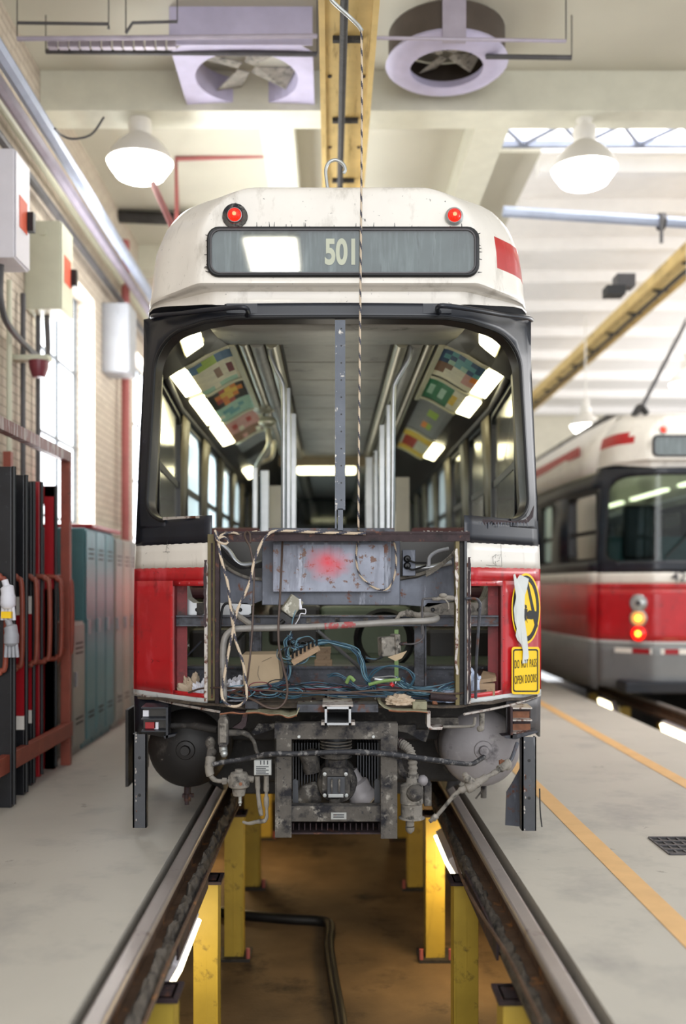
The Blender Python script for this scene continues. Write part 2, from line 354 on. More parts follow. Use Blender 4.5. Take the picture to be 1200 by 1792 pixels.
for i, x in enumerate((1.40, 2.46)):
    b = MB(); b.box(x-.055, x+.055, 0, 21, .0005, .003); o = b.build('floor_line', m_yline)
    tag(o, ['yellow painted floor line nearer the stripped streetcar', 'yellow painted floor line nearer the complete streetcar'][i], 'floor line', 'yellow lines on the concrete aisle')
# left wall with window opening (wall X=-2.55, pane X=-2.75)
b = MB(); X0, X1 = -2.80, -2.55
ops = [(8.61, 10.76), (12.9, 15.0), (17.2, 19.3)]
ys = [-6]+[v for o_ in ops for v in o_]+[27]
for i in range(0, len(ys), 2): b.box(X0, X1, ys[i], ys[i+1], 0, 6.0)
for a, c in ops: b.box(X0, X1, a, c, 0, 1.25); b.box(X0, X1, a, c, 4.45, 6.0)
struct('wall_left', b, m_brick)
for i, (a, c) in enumerate(ops):
    b = MB(); b.box(-2.79, -2.785, a, c, 1.25, 4.45); o = struct('window_%d' % (i+1), b, m_daypane)
    f = MB()
    n = 3
    for k in range(n+1): y = a+(c-a)*k/n; f.box(-2.775, -2.745, y-.010, y+.010, 1.25, 4.45)
    for k in range(5): z = 1.25+3.2*k/4; f.box(-2.775, -2.745, a, c, z-.012, z+.012)
    f.build('window_frame', m_winframe, o)
    f = MB(); f.box(X1-.2, X1+.03, a, c, 1.21, 1.26); f.build('window_sill', m_wallc, o)
b = MB(); b.box(-2.8, 10, 26.5, 26.7, 0, 6.4); struct('wall_back', b, m_wallc)
# ceiling: low slab left, bright bay with skylight opening right
CZ = 5.9
b = MB(); b.box(-2.8, 2.2, 4.5, 8.9, CZ, CZ+.1); b.box(-2.8, 1.62, 8.9, 10.4, CZ, CZ+.1); b.box(-2.8, 2.2, 10.4, 26.7, CZ, CZ+.1); b.box(2.2, 10, 4.5, 8.9, CZ, CZ+.1)
struct('ceiling', b, m_ceil)
b = MB(); b.box(2.2, 10, 10.4, 26.7, CZ, CZ+.1); b.box(1.58, 1.62, 8.9, 10.4, CZ+.1, 7.6); b.box(1.58, 10, 10.4, 10.5, CZ+.1, 7.8); struct('ceiling_2', b, m_ceilw)
b = MB()
for y in (8.75, 13.2, 17.6, 22.0):
    b.box(-2.55, 9.9 if y < 9 else 2.2, y, y+.35, 5.55, CZ)
struct('trim_1', b, m_beamc)
b = MB()
for (x, wd) in ((-.50, .16), (1.50, .16)):
    b.box(x-wd, x+wd, 9.1, 22, 5.62, CZ)
struct('trim_2', b, m_beamc)
b = MB(); y = 10.5; k = 0
while y < 26:
    b.box(2.2, 10, y, y+.16, 5.74, CZ); y += 1.15+.12*k; k += 1
struct('trim_3', b, m_ceilw)
b = MB(); b.box(1.5, 10, 6, 13, 8.1, 8.13); struct('window_4', b, m_sky)
b = MB()
for y in (9.35, 9.85, 10.3): b.box(1.65, 9.9, y, y+.05, 5.92, 5.98)
x = 1.7
while x < 9.7:
    for y in (9.37, 9.87): b.cyl((x, y, 5.95), (x+.3, y+.46, 5.95), .022, n=6); b.cyl((x+.3, y+.46, 5.95), (x+.6, y, 5.95), .022, n=6)
    x += .6
o = b.build('skylight_truss', M('truss_steel', '8d94a6', .5, .3, var=.1)); tag(o, 'grey steel lattice truss under the bright skylight', 'roof truss')
# rails and pit steelwork
def rail(x, side, label):   # side = +1: pit lies towards +x
    r = thing('rail', (x, 8, -.15), label, 'rail', None)
    b = MB(); b.box(x-.036, x+.036, -4, 21.5, -.04, .0); b.build('rail_head', m_rail, r, bevel=.012)
    b = MB(); b.box(x-.012, x+.012, -4, 21.5, -.12, -.04); b.box(x-.07, x+.07, -4, 21.5, -.145, -.12); b.build('rail_web', m_railside, r)
    return r
def ledge(x0, x1, label):
    b = MB(); n = 150; rows = []
    L = MB(); L.box(x0, x1, -4, 21.5, -.18, -.15); o = L.build('rail_girder', m_grime)
    return tag(o, label, 'girder')
rail(TC-.78, 1, 'left steel rail in front of and under the stripped streetcar')
rail(TC+.78, -1, 'right steel rail in front of and under the stripped streetcar')
rail(3.87, 1, 'nearest steel rail under the complete streetcar at the right')
ledge(TC-.855, TC-.68, 'grimy girder carrying the left rail along the pit')
ledge(TC+.68, TC+.855, 'grimy girder carrying the right rail along the pit')
ledge(3.82, 3.96, 'girder carrying the rail under the complete streetcar')
def grime(x0, x1, y0, y1, z, h, name, label, m):
    rows = []; ny = int((y1-y0)/.025)+2; nx = 8
    for i in range(ny):
        y = y0+(y1-y0)*i/(ny-1); row = []
        for j in range(nx):
            u = j/(nx-1); e = math.sin(math.pi*u)
            nz = mnoise.noise(Vector((x0*7+u*3, y*9, 1.3)))+.5*mnoise.noise(Vector((u*9, y*30, 4)))
            xx = x0+(x1-x0)*u+.018*mnoise.noise(Vector((u, y*14, 9)))
            row.append((xx, y, z+(h*(.75+.5*nz))*e))
        rows.append(row)
    b = MB(); b.grid(rows); o = b.build(name, m, solid=.004); return tag(o, label, 'grime', None, 'stuff')
for sgn, nm in ((-1, 'left'), (1, 'right')):
    a = TC+sgn*.735; c = TC+sgn*.675
    grime(min(a, c), max(a, c), 2.2, 21, -.15, .09 if sgn < 0 else .06, 'caked_grime', 'caked dirt lying on the girder beside the %s rail' % nm, m_grime)
# cable strap along the girder edge
for sgn, nm in ((-1, 'left'), (1, 'right')):
    b = MB(); pts = [(TC+sgn*(.655+.012*math.sin(y*2.3)), y, -.10+.035*math.sin(y*1.9+sgn)) for y in [3.3+.6*k for k in range(14)]]
    b.tube(pts, .008, 6); o = b.build('thin_cable', m_railside); tag(o, 'thin rusty cable running along the %s rail girder over the pit' % nm, 'cable')
    b = MB(); x0 = TC+sgn*.672
    ys2 = [3.75, 4.15, 5.0, 6.2]
    b.box(min(x0, x0-sgn*.01), max(x0, x0-sgn*.01), 4.15, 5.15, -.19, -.10)
    o = b.build('edge_plate', m_rusty); tag(o, 'rusty edge plate on the %s pit girder' % nm, 'steel plate')
def column(x0, x1, Y, label):
    c = thing('pit_column', ((x0+x1)/2, Y+.07, PZ), label, 'column', 'yellow columns in the pit')
    b = MB(); b.box(x0, x1, Y, Y+.015, PZ+.02, -.2); b.box(x0, x1, Y+.125, Y+.14, PZ+.02, -.2); b.box((x0+x1)/2-.006, (x0+x1)/2+.006, Y, Y+.14, PZ+.02, -.2)
    b.box(x0 if x0 > TC else x1-.012, x0+.012 if x0 > TC else x1, Y, Y+.14, PZ+.02, -.2)
    b.build('column_shaft', m_ycol, c, bevel=.002)
    b = MB(); b.box(x0-.05, x1+.05, Y-.05, Y+.19, PZ, PZ+.02); b.build('base_plate', m_dark, c)
    b = MB(); b.box(x0-.02, x1+.02, Y-.02, Y+.16, -.215, -.2); b.build('cap_plate', m_rusty, c)
    for dx in (-.035, x1-x0+.035):
        b = MB(); b.cyl((x0+dx, Y-.03, PZ+.02), (x0+dx, Y-.03, PZ+.09), .014, n=8); b.build('anchor_bolt', m_redpipe, c)
ords = ['nearest', 'second', 'third', 'fourth', 'fifth', 'sixth', 'seventh', 'eighth', 'ninth', 'tenth']
cy_ = [3.8, 5.3, 6.85, 8.45, 10.1, 11.8, 13.6, 15.6]
for i, y in enumerate(cy_):
    column(-.73, -.60, y, '%s yellow column from the camera in the row under the left rail' % ords[i])
    column(.655, .785, y-.02, '%s yellow column from the camera in the row under the right rail' % ords[i])
for i, y in enumerate([9.9, 11.5, 13.1, 14.7]):
    column(3.82, 3.95, y, '%s yellow column under the rail of the complete streetcar' % ords[i])
def pitlamp(loc, rot, L, label, power, wd=1):
    t = thing('pit_lamp', loc, label, 'pit lamp', 'tube lamps in the pits')
    from mathutils import Euler
    m4 = Matrix.Translation(loc) @ Euler(rot).to_matrix().to_4x4()
    b = MB(); b.box(-.07*wd, .07*wd, -L/2, L/2, -.01, .06, 0, m4); b.build('housing', m_elecw, t, bevel=.01)
    b = MB(); b.box(-.055*wd, .055*wd, -L/2+.02, L/2-.02, -.035, -.01, 0, m4); b.build('diffuser', m_pitlamp, t, bevel=.008)
pitlamp((.745, 6.33, -.33), (0, R(60), 0), .7, 'glowing pit lamp between columns under the right rail', 6)
pitlamp((-.70, 4.66, -.33), (0, R(-60), 0), .7, 'glowing pit lamp between columns under the left rail', 6)
pitlamp((.76, 3.30, -.33), (0, R(60), 0), .6, 'glowing pit lamp at the lower edge of the picture, right of the pit', 6)
pitlamp((3.80, 10.95, -.27), (0, R(75), 0), .8, 'brightest pit lamp under the complete streetcar, nearer the camera', 6, 1.5)
pitlamp((3.80, 13.7, -.27), (0, R(75), 0), .6, 'smaller pit lamp farther under the complete streetcar', 6, 1.2)
for y in (6.5, 9.0, 12.0): point('pit_glow', (TC+.9*(1 if y != 9 else -1), y, -.5), 20, (1, .72, .36), .15)
point('pit_glow', (TC-.9, 4.9, -.5), 9, (1, .8, .5), .15); point('pit_glow', (4.5, 10.5, -.5), 14, (1, .75, .4), .15)
b = MB(); b.tube([(x_, y_, PZ+.04) for x_, y_ in ((-.9, 7.75), (-.64, 7.65), (-.3, 7.56), (-.04, 7.5), (-.0, 7.3), (-.01, 7.0), (.02, 6.4), (.06, 5.8), (.07, 5.4), (.05, 4.9))], .038, 12)
o = b.build('drain_hose', m_rubber); tag(o, 'black ribbed hose lying along the pit floor', 'hose')
# floor drain
dr = thing('floor_drain', (2.35, 6.45, 0), 'black slotted floor drain grate in the concrete aisle', 'drain')
b = MB(); p0 = P(1135, 1467, 5.41); p1 = P(1172, 1497, 5.06)
x0, x1, y0, y1 = 1.73, 2.12, 5.08, 5.41
b.box(x0, x1, y0, y1, -.001, .002); b.build('sump', m_rubber, dr)
b = MB()
for k in range(9): x = x0+(x1-x0)*k/8; b.box(x-.006, x+.006, y0, y1, .002, .007)
for k in range(5): y = y0+(y1-y0)*k/4; b.box(x0, x1, y-.009, y+.009, .002, .009)
b.build('grate', m_dkpipe, dr)
# ---------------------------------------------------------------- overhead
def trough(xc, label, wlabel, zb=4.98):
    t = thing('trolley_wire_trough', (xc, 12, zb), label, 'timber trough', 'yellow timber troughs over the tracks')
    b = MB(); b.box(xc-.17, xc+.17, 4.0, 24, zb+.03, zb+.06); b.build('board', m_timber, t)
    for s in (-1, 1):
        b = MB(); b.box(xc+s*.17-.02, xc+s*.17+.02, 4.0, 24, zb, zb+.16); b.build('side_rail', m_timber, t)
    y = 4.3
    while y < 22:
        b = MB(); b.box(xc-.10, xc+.10, y-.02, y+.02, zb+.0, zb+.03); b.cyl((xc-.03, y, zb+.03), (xc-.03, y, zb-.04), .02, n=8); b.build('wire_hanger', m_dark, t)
        for s in (-1, 1):
            b = MB(); b.cyl((xc+s*.12, y+.5, zb+.031), (xc+s*.12, y+.5, zb+.02), .015, n=8); b.build('bolt_head', m_rusty, t)
        y += 1.15
    b = MB(); b.tube([(xc-.03, y_, zb-.05) for y_ in (4, 10, 16, 24)], .026, 8); o = b.build('trolley_wire', m_dark); tag(o, wlabel, 'wire')
    o.scale = (1, 1, 1)
trough(.115, 'yellow timber trough above the stripped streetcar', 'black trolley wire under the trough above the stripped streetcar')
trough(4.47, 'yellow timber trough above the complete streetcar', 'trolley wire above the complete streetcar', zb=5.36)
def dome_lamp(c, r, label, on=7):
    t = thing('dome_pendant_lamp', (c[0], c[1], c[2]), label, 'lamp', 'white dome lamps hanging from the ceiling')
    x, y, z = c
    b = MB(); b.lathe([(r, 0), (r*1.02, .02*r), (r*.9, .3*r), (r*.62, .62*r), (r*.38, .8*r), (r*.3, .86*r)], c); b.build('shade', m_domew, t)
    b = MB(); b.lathe([(r*.3, .84*r), (r*.34, .9*r), (r*.36, 1.15*r), (r*.34, 1.3*r), (r*.2, 1.34*r), (r*.2, 1.5*r), (r*.26, 1.52*r), (r*.26, 1.7*r), (0, 1.72*r)], c, n=20); b.build('ballast_housing', m_domew, t)
    b = MB(); b.lathe([(r*.99, .01*r), (r*.95, -.1*r), (r*.72, -.42*r), (r*.55, -.50*r), (0, -.54*r)], c); b.build('lens', m_domee, t)
    b = MB(); b.cyl((x, y, z+1.7*r), (x, y, 5.56 if 8.8 < y < 9.1 else (5.72 if x > 2.2 else CZ)), .012, n=8); b.build('stem', m_domew, t)
    return t
dome_lamp(P(245, 285, 8.92), .295, 'white dome lamp glowing at upper left above the streetcar roof')
dome_lamp(P(1022, 297, 8.92), .29, 'white dome lamp glowing below the skylight at upper right')
dome_lamp(P(1024, 745, 16), .24, 'distant dome lamp glowing over the complete streetcar roof')
dome_lamp(P(1203, 672, 11), .2, 'dome lamp cut by the right edge of the picture')
t = thing('ceiling_fixture', (-.74, -2.9, 5.7), 'fluorescent ceiling fixture behind the camera reflected in the route sign', 'ceiling lamp')
b = MB(); b.box(-1.12, -.40, -3.55, -2.22, 5.74, 5.80); b.build('housing', m_domew, t); b = MB(); b.box(-1.08, -.44, -3.51, -2.26, 5.70, 5.74); b.build('diffuser', M('fixture_diffuser', 'ffffff', .4, 0, var=0, emit='fffbe8', es=14), t)
for p_ in (P(245, 330, 8.92), P(1022, 340, 8.92)): point('dome_glow', (p_.x, p_.y, p_.z-.12), 15, (1, .98, .92), .2)
# ventilators
def fan_blades(t, c, r, m):
    for k in range(4):
        a = k*math.pi/2+.5; b = MB(); u = Vector((math.cos(a), math.sin(a), 0)); v = Vector((-math.sin(a), math.cos(a), 0))
        q = [c+u*r*.15-v*r*.12, c+u*r*.95-v*r*.3+Vector((0, 0, .04)), c+u*r*.98+v*r*.25-Vector((0, 0, .04)), c+u*r*.15+v*r*.12]
        b.prism(q, (0, 0, .006)); b.build('fan_blade', m_duster, t)
c1 = Vector((-.70, 8.35, 5.62))
t = thing('ceiling_fan', c1, 'square lavender framed ventilator fan left of the yellow trough', 'ventilator', 'lavender ventilators at the ceiling')
b = MB(); n = 36; rr = .43; hs = .56
inner = [(c1.x+rr*math.cos(2*math.pi*k/n), c1.y+rr*math.sin(2*math.pi*k/n)) for k in range(n)]
outer = []
for k in range(n):
    cx_, sy_ = math.cos(2*math.pi*k/n), math.sin(2*math.pi*k/n); s_ = hs/max(abs(cx_), abs(sy_)); outer.append((c1.x+cx_*s_, c1.y+sy_*s_))
for k in range(n):
    a, bb = k, (k+1) % n
    b.add([(*inner[a], 5.62), (*inner[bb], 5.62), (*outer[bb], 5.60), (*outer[a], 5.60), (*inner[a], 5.84), (*inner[bb], 5.84)], [(0, 1, 2, 3), (0, 4, 5, 1)])
b.box(c1.x-hs, c1.x+hs, c1.y-hs-.01, c1.y-hs, 5.6, 5.9); b.build('frame', m_lav, t)
b = MB(); b.box(c1.x-.35, c1.x+.35, c1.y-.55, c1.y-.15, 5.86, 6.2); b.build('motor_housing', m_brown, t)
fan_blades(t, c1+Vector((0, 0, .1)), .42, m_elec)
c2 = Vector((.95, 8.15, 5.60))
t = thing('ceiling_fan', c2, 'round brown drum ventilator with lavender bell mouth right of the yellow trough', 'ventilator', 'lavender ventilators at the ceiling')
b = MB(); b.lathe([(.475, .05), (.475, .29)], c2, n=36); b.build('drum', m_brown, t)
b = MB(); b.lathe([(.31, .06), (.30, .0), (.35, -.02), (.45, .0), (.50, .04), (.485, .07)], c2, n=36); b.build('bell_mouth', m_lav, t)
fan_blades(t, c2+Vector((0, 0, .12)), .3, m_elec)
b = MB(); b.box(c2.x-.09, c2.x+.09, c2.y-.52, c2.y-.48, 5.55, 6.0); b.build('bracket', m_pipe, t)
# pipes under the ceiling
def pipe(name, pts, r, m, label, cat='pipe', group=None, smooth=False, n=8):
    b = MB(); b.tube(pts, r, n, smooth); o = b.build(name, m)
    if name in ('conduit', 'red_strut', 'loop_cable', 'sprinkler_pipe') and max(p[2] for p in pts) > 5.0:
        for q in ((pts[0], pts[-1]) if name != 'red_strut' else (pts[0],)):
            h = MB(); h.cyl((q[0], q[1], q[2]), (q[0], q[1], CZ), .005, n=6); h.build('hanger_rod', m_dkpipe, o)
    return tag(o, label, cat, group)
pipe('conduit', [P(30, 68, 7.6), P(555, 63, 7.6)], .018, m_pipe, 'mauve conduit crossing the ceiling left of the trough')
pipe('conduit', [P(640, 66, 7.6), P(990, 72, 7.6)], .014, m_pipe, 'mauve conduit crossing the ceiling right of the trough')
pipe('conduit', [P(80, 90, 7.9), P(555, 95, 7.9)], .02, m_dkpipe, 'dark pipe crossing the ceiling left of the trough')
pipe('conduit', [P(850, 99, 7.9), P(1000, 101, 7.9)], .02, m_dkpipe, 'dark pipe crossing the ceiling right of the drum fan')
pipe('conduit', [P(30, 40, 7.5), P(190, 42, 7.5), P(190, 50, 7.5)], .012, m_dkpipe, 'thin jointed pipe at the upper left corner')
pipe('conduit', [P(220, 58, 7.5), P(232, 40, 7.5), P(310, 38, 7.5)], .012, m_dkpipe, 'thin bent pipe left of the square ventilator')
t = thing('terminal_rail', P(200, 75, 7.7), 'row of grey connectors on the ceiling pipe at upper left', 'connector rail')
for k in range(12):
    b = MB(); a = 83+k*19; b.pbox(a, a+15, 66, 82, 7.7, 7.75); b.build('connector', m_pipe, t)
pipe('sprinkler_pipe', [P(310, 400, 10.5), P(308, 278, 10.5), P(505, 270, 10.5)], .028, m_redpipe, 'faded red pipe with a corner left of the trough')
pipe('red_strut', [P(268, 322, 8.6), P(305, 405, 8.0)], .028, m_redpipe, 'faded red strut between the dome lamp and the streetcar roof')
pipe('duct', [P(195, 352, 12), P(335, 352, 12)], .09, m_dark, 'dark pipe behind the red strut, upper one')
pipe('duct', [P(195, 378, 12), P(335, 384, 12)], .08, m_dark, 'dark pipe behind the red strut, lower one')
pipe('pipe', [P(880, 370, 10.6), P(1230, 392, 10.6)], .06, m_pipeb, 'blue grey pipe crossing the bright ceiling at right')
b = MB(); b.cyl(P(1157, 375, 10.5), P(1157, 425, 10.5), .02, n=8); b.lathe([(.09, -.03), (.09, .03)], P(1157, 388, 10.6), (1, 0, 0)); tag(b.build('pipe_clamp', m_dkpipe), 'dark clamp hanging on the blue grey pipe', 'clamp')
t = thing('ceiling_speaker', P(1090, 495, 11), 'small dark box fixture hanging under the bright ceiling', 'ceiling fixture')
b = MB(); b.pbox(1080, 1112, 478, 500, 11, 11.2); b.build('housing', m_dkpipe, t); b = MB(); b.pbox(1062, 1095, 498, 514, 10.9, 11.1); b.build('lower_box', m_rubber, t)
# left wall conduits
for i, (x, z, r, m, l) in enumerate([(-2.33, 4.90, .05, m_pipe, 'thick mauve conduit along the left wall, lower one'), (-2.16, 4.86, .055, m_pipeb, 'thick pale conduit along the left wall, one nearer the aisle'),
                                     (-2.45, 4.70, .035, m_dkpipe, 'dark conduit along the left wall below the mauve ones'), (-2.48, 4.98, .03, m_elec, 'slim cream conduit high on the left wall')]):
    pipe('wall_conduit', [(x, 4.3, z), (x, 24, z)], r, m, l, 'conduit', 'long conduits on the left wall')
pipe('loop_cable', [P(96, 225, 7.3), P(110, 238, 7.5), P(130, 243, 7.5), P(160, 235, 7.5), P(182, 205, 7.5)], .008, m_dkpipe, 'loose cable loop hanging at upper left', 'cable', None, True)
def ebox(y0, y1, z0, z1, m, label, x1=-2.24, lab=True):
    t = thing('electrical_box', ((-2.55+x1)/2, (y0+y1)/2, z0), label, 'electrical box', 'electrical boxes on the left wall')
    b = MB(); b.box(-2.55, x1-.012, y0, y1, z0, z1); b.build('box_body', m, t, bevel=.008)
    b = MB(); b.box(x1-.01, x1, y0+.01, y1-.01, z0+.01, z1-.01); b.build('box_door', m, t, bevel=.004)
    if lab:
        b = MB(); b.box(x1, x1+.004, y0+.08, y1-.08, z0+.25, z0+.48); b.build('warning_label', m_orange, t)
        b = MB(); b.box(x1, x1+.05, y1-.09, y1-.03, z0+.28, z0+.42); b.build('switch_handle', m_rubber, t)
    b = MB(); b.cyl(((-2.55+x1)/2, y0-.0, z1-.1), ((-2.55+x1)/2, y0-.02, z1-.1), .03, n=10); b.build('knockout', m, t)
ebox(7.09, 7.43, 3.71, 4.49, m_elecw, 'white electrical box at the left edge, nearest the camera')
ebox(8.30, 8.67, 3.68, 4.42, m_elec, 'cream electrical box with orange label beside the white one')
ebox(11.1, 11.5, 3.76, 4.53, m_elecg, 'grey electrical box beyond the tall window', lab=False)
pipe('conduit', [(-2.4, 7.25, 3.72), (-2.4, 7.25, 3.45), (-2.4, 7.5, 3.3), (-2.42, 8.45, 3.3), (-2.42, 8.5, 3.7)], .025, m_dkpipe, 'grey conduit looping between the two nearest electrical boxes', 'conduit', None, True)
for y, z0 in ((7.0, 1.5), (7.75, 1.9), (8.1, 1.9), (8.52, 1.4)):
    pipe('conduit', [(-2.5, y, z0), (-2.5, y, 3.75)], .022, m_elec if y < 8 else m_dkpipe, {7.0: 'cream conduit at the left edge under the white box', 7.75: 'cream conduit running down behind the alarm bell', 8.1: 'dark conduit beside the alarm bell', 8.52: 'dark conduit down the window edge'}[y], 'conduit')
t = thing('alarm_bell', P(68, 640, 8.0), 'dark red alarm bell on a bracket at the left wall', 'alarm bell')
c = P(68, 632, 8.0)
b = MB(); b.lathe([(0, -.14), (.05, -.13), (.075, -.06), (.08, 0)], c); b.build('bell', M('maroon_bell', '6d2430', .4, 0), t)
b = MB(); b.cbox(c+Vector((-.08, 0, .02)), (.34, .12, .04)); b.build('bracket', m_elec, t)
# red pipe standing far left
pipe('riser_pipe', [(-2.45, 11.9, 0), (-2.45, 11.9, 5.5)], .05, m_redpipe, 'dull red riser pipe on the left wall beyond the window')
# ---------------------------------------------------------------- lockers
def locker(y0, wd, h, m, label, x=-2.05, grp='steel lockers along the left wall'):
    t = thing('locker', (x-.22, y0+wd/2, 0), label, 'locker', grp)
    b = MB(); b.box(x-.45, x-.015, y0+.002, y0+wd-.002, .06, h); b.box(x-.43, x-.04, y0+.01, y0+wd-.01, 0, .06); b.build('body', m, t, bevel=.004)
    b = MB(); b.box(x-.013, x, y0+.012, y0+wd-.012, .08, h-.02)
    b.build('door', m, t, bevel=.003)
    for z in (h-.18, h-.22, h-.26, .25, .29):
        b = MB(); b.box(x, x+.004, y0+.09, y0+wd-.09, z, z+.012); b.build('vent_slot', m_dark, t)
    b = MB(); b.box(x, x+.025, y0+.03, y0+.055, h*.52, h*.52+.12); b.build('door_handle', m_alu, t, bevel=.004)
locker(7.93, .40, 1.08, m_lgrey, 'low grey cabinet in front of the teal lockers')
for i in range(3): locker(8.36+i*.36, .355, 1.86, m_teal, ['teal steel locker, nearest of the three by the rack', 'teal steel locker, middle one of the three', 'teal steel locker, farthest of the three'][i])
for i in range(8): locker(9.5+i*.36, .355, 1.83, m_lbeige if i % 2 else m_lgrey, '%s grey beige locker beyond the teal ones' % ords[i])
t = MB(); t.box(-2.5, -2.02, 8.45, 9.6, 1.862, 1.90); o = t.build('painted_panel', m_doorred, bevel=.01); tag(o, 'dark red panel lying on top of the teal lockers', 'panel')
# ---------------------------------------------------------------- rack with stored doors
t = thing('storage_rack', (-2.1, 6.3, 0), 'rust red steel rack with hoops holding old doors', 'rack')
for y in (3.9, 7.6):
    b = MB(); b.box(-2.06, -1.99, y, y+.06, 0, 2.40); b.build('upright', m_rack, t, bevel=.003)
b = MB(); b.box(-2.5, -2.44, 7.6, 7.66, 0, 2.40); b.build('upright', m_rack, t)
b = MB(); b.box(-2.05, -1.99, 3.9, 7.62, 2.32, 2.40)
b.build('top_rail', M('rack_top_rail', '8a5c58', .5, .1, var=.1, dirt=[('b9a8a4', .5, .55, 5, (.5, 4, .5))]), t, bevel=.003)
b = MB(); b.box(-2.03, -1.98, 3.9, 7.66, .22, .33); b.build('bottom_rail', m_rack, t, bevel=.003)
b = MB(); b.cyl((-2.03, 7.6, .9), (-2.4, 7.6, .25), .02); b.build('brace', m_rack, t)
for i, y in enumerate((7.66, 7.36, 7.05, 6.74, 6.42, 6.1)):
    xo = -1.99; b = MB()
    b.tube([(-2.42, y, 1.44), (xo-.08, y, 1.44), (xo-.03, y, 1.42), (xo, y, 1.36), (xo, y, .91), (xo-.03, y, .85), (xo-.08, y, .83), (-2.42, y, .83)], .017, 10, True); b.build('hoop', m_rack, t)
b = MB(); b.box(-2.44, -2.40, 3.9, 7.66, 1.40, 1.46); b.box(-2.44, -2.40, 3.9, 7.66, .80, .86); b.build('back_rail', m_rack, t)
def stored_door(y, xr, wd, zt, m, label, bands=False, hole=False, th=.06):
    t = thing('stored_door', (xr-wd/2, y, 0), label, 'old door', 'doors stored in the rack')
    if not hole:
        b = MB(); b.box(xr-wd, xr, y, y+th, .0, zt); b.build('door_leaf', m, t, bevel=.006)
    else:
        b = MB(); out = [(xr-wd, zt), (xr, zt), (xr, 0), (xr-wd, 0)]
        b.box(xr-.07, xr, y, y+th, 0, zt); b.box(xr-wd, xr-wd+.05, y, y+th, 0, zt); b.box(xr-wd, xr, y, y+th, zt-.08, zt); b.box(xr-wd, xr, y, y+th, 0, 1.35)
        q = [(xr-.07, y, zt-.08)]+[(xr-.07-.08*(1-math.cos(a)), y, zt-.08-.08*(1-math.sin(a))) for a in [0, .4, .8, 1.2, 1.57]]
        b.prism(q, (0, th, 0)); b.build('door_leaf', m, t)
    b = MB(); b.cyl((xr+.012, y+.01, .02), (xr+.012, y+.01, zt), .014, n=8); b.build('edge_gasket', m_rubber, t)
    if bands:
        for z0, z1, mm in ((1.18, 1.30, m_white), (.52, 1.18, m_doorred), (.43, .52, m_white)):
            b = MB(); b.box(xr-wd*.4, xr+.002, y-.004, y, z0, z1); b.build('colour_band', mm, t)
stored_door(6.15, -1.97, .5, 2.11, m_doorblk, 'black door leaf at the left edge of the rack')
stored_door(6.52, -2.006, .45, 2.10, m_doorblk, 'black door with white and red bands, nearer one', True)
stored_door(6.83, -2.05, .4, 2.09, m_doorblk, 'black door with white and red bands, farther one', True)
stored_door(7.14, -2.085, .35, 2.12, m_doorred, 'plain dark red door leaf in the rack')
stored_door(7.45, -2.07, .42, 2.12, m_doorred, 'red door leaf with a cut-out window in the rack', hole=True)
t = thing('hanging_gloves', (-1.95, 6.0, 1.0), 'pale work gloves hung on the first rack hoop', 'gloves')
for k, (a, z0, z1) in enumerate(((8, 1015, 1065), (14, 1085, 1130))):
    b = MB(); q0 = P(a, z0, 6.0); q1 = P(a+6, z1, 6.0)
    b.tube([q0, q0.lerp(q1, .4)+Vector((.01, 0, 0)), q1], [.02, .04, .045, .03], 10)
    for j in range(4): b.tube([q1+Vector((-.03+.02*j, 0, .01)), q1+Vector((-.035+.024*j, 0, -.07))], .011, 8, False)
    b.build('glove', [m_rag, m_elecg][k], t)
b = MB(); b.cbox(P(12, 1076, 5.97), (.06, .03, .04)); b.build('cuff', m_yel, t)
# ---------------------------------------------------------------- streetcar shell (used for both cars; local frame: x across, y away from the camera, z up, y=0 at the middle of the end face)
def interp(t, tab):
    if t <= tab[0][0]: return tab[0][1]
    for (a, va), (c, vc) in zip(tab, tab[1:]):
        if t <= c: return va+(vc-va)*(t-a)/(c-a)
    return tab[-1][1]
def Wc(z): return interp(z, [(0, 1.16), (.74, 1.17), (1.37, 1.17), (2.07, 1.14), (2.72, 1.11), (2.93, 1.075)])
def fy(x, z):
    a = abs(x)
    if a < .62: return .02*(a/.62)**2
    t = min(1.0, (a-.62)/(Wc(z)-.62)); return .02+.53*t**1.15
def sidex(y, z): return Wc(z)+.10*min(1, max(0, (y-.55)/1.65))
H0 = 1.373
CAP = [  # (z', crease half width, y front, half width at the sides)
 (1.475, .64, .03, 1.11), (1.52, .64, .035, 1.11), (1.545, .645, .03, 1.11), (1.552, .70, -.05, 1.09), (1.562, .705, -.066, 1.09), (1.58, .705, -.066, 1.09), (1.62, .70, -.058, 1.08), (1.69, .70, -.05, 1.075), (1.775, .70, -.045, 1.065), (1.862, .69, -.04, 1.05),
 (1.92, .665, -.03, 1.03), (1.97, .63, -.02, 1.01), (2.01, .59, -.01, .985), (2.045, .545, .0, .96), (2.07, .50, .01, .94), (2.088, .46, .025, .925), (2.10, .43, .05, .91), (2.115, .41, .1, .895), (2.14, .40, .2, .87), (2.17, .35, .35, .83), (2.20, .28, .5, .77), (2.23, .2, .65, .68), (2.25, .01, .8, .3)]
TH = [(0, 0), (.05, .007), (.13, .032), (.25, .078), (.39, .135), (.55, .195), (.70, .255), (.82, .32), (.91, .42), (.97, .57), (1, .8)]
def surfgrid(L, x0, x1, z0, z1, nx=8, nz=3, off=0):
    rows = []
    for i in range(nz+1):
        z = z0+(z1-z0)*i/nz; row = []
        for j in range(nx+1):
            u = j/nx
            xa = x0 if abs(x0) < 9 else math.copysign(Wc(z), x0); xb = x1 if abs(x1) < 9 else math.copysign(Wc(z), x1)
            x = xa+(xb-xa)*u; row.append(L+Vector((x, fy(x, z)+off, z)))
        rows.append(row)
    b = MB(); b.grid(rows); return b
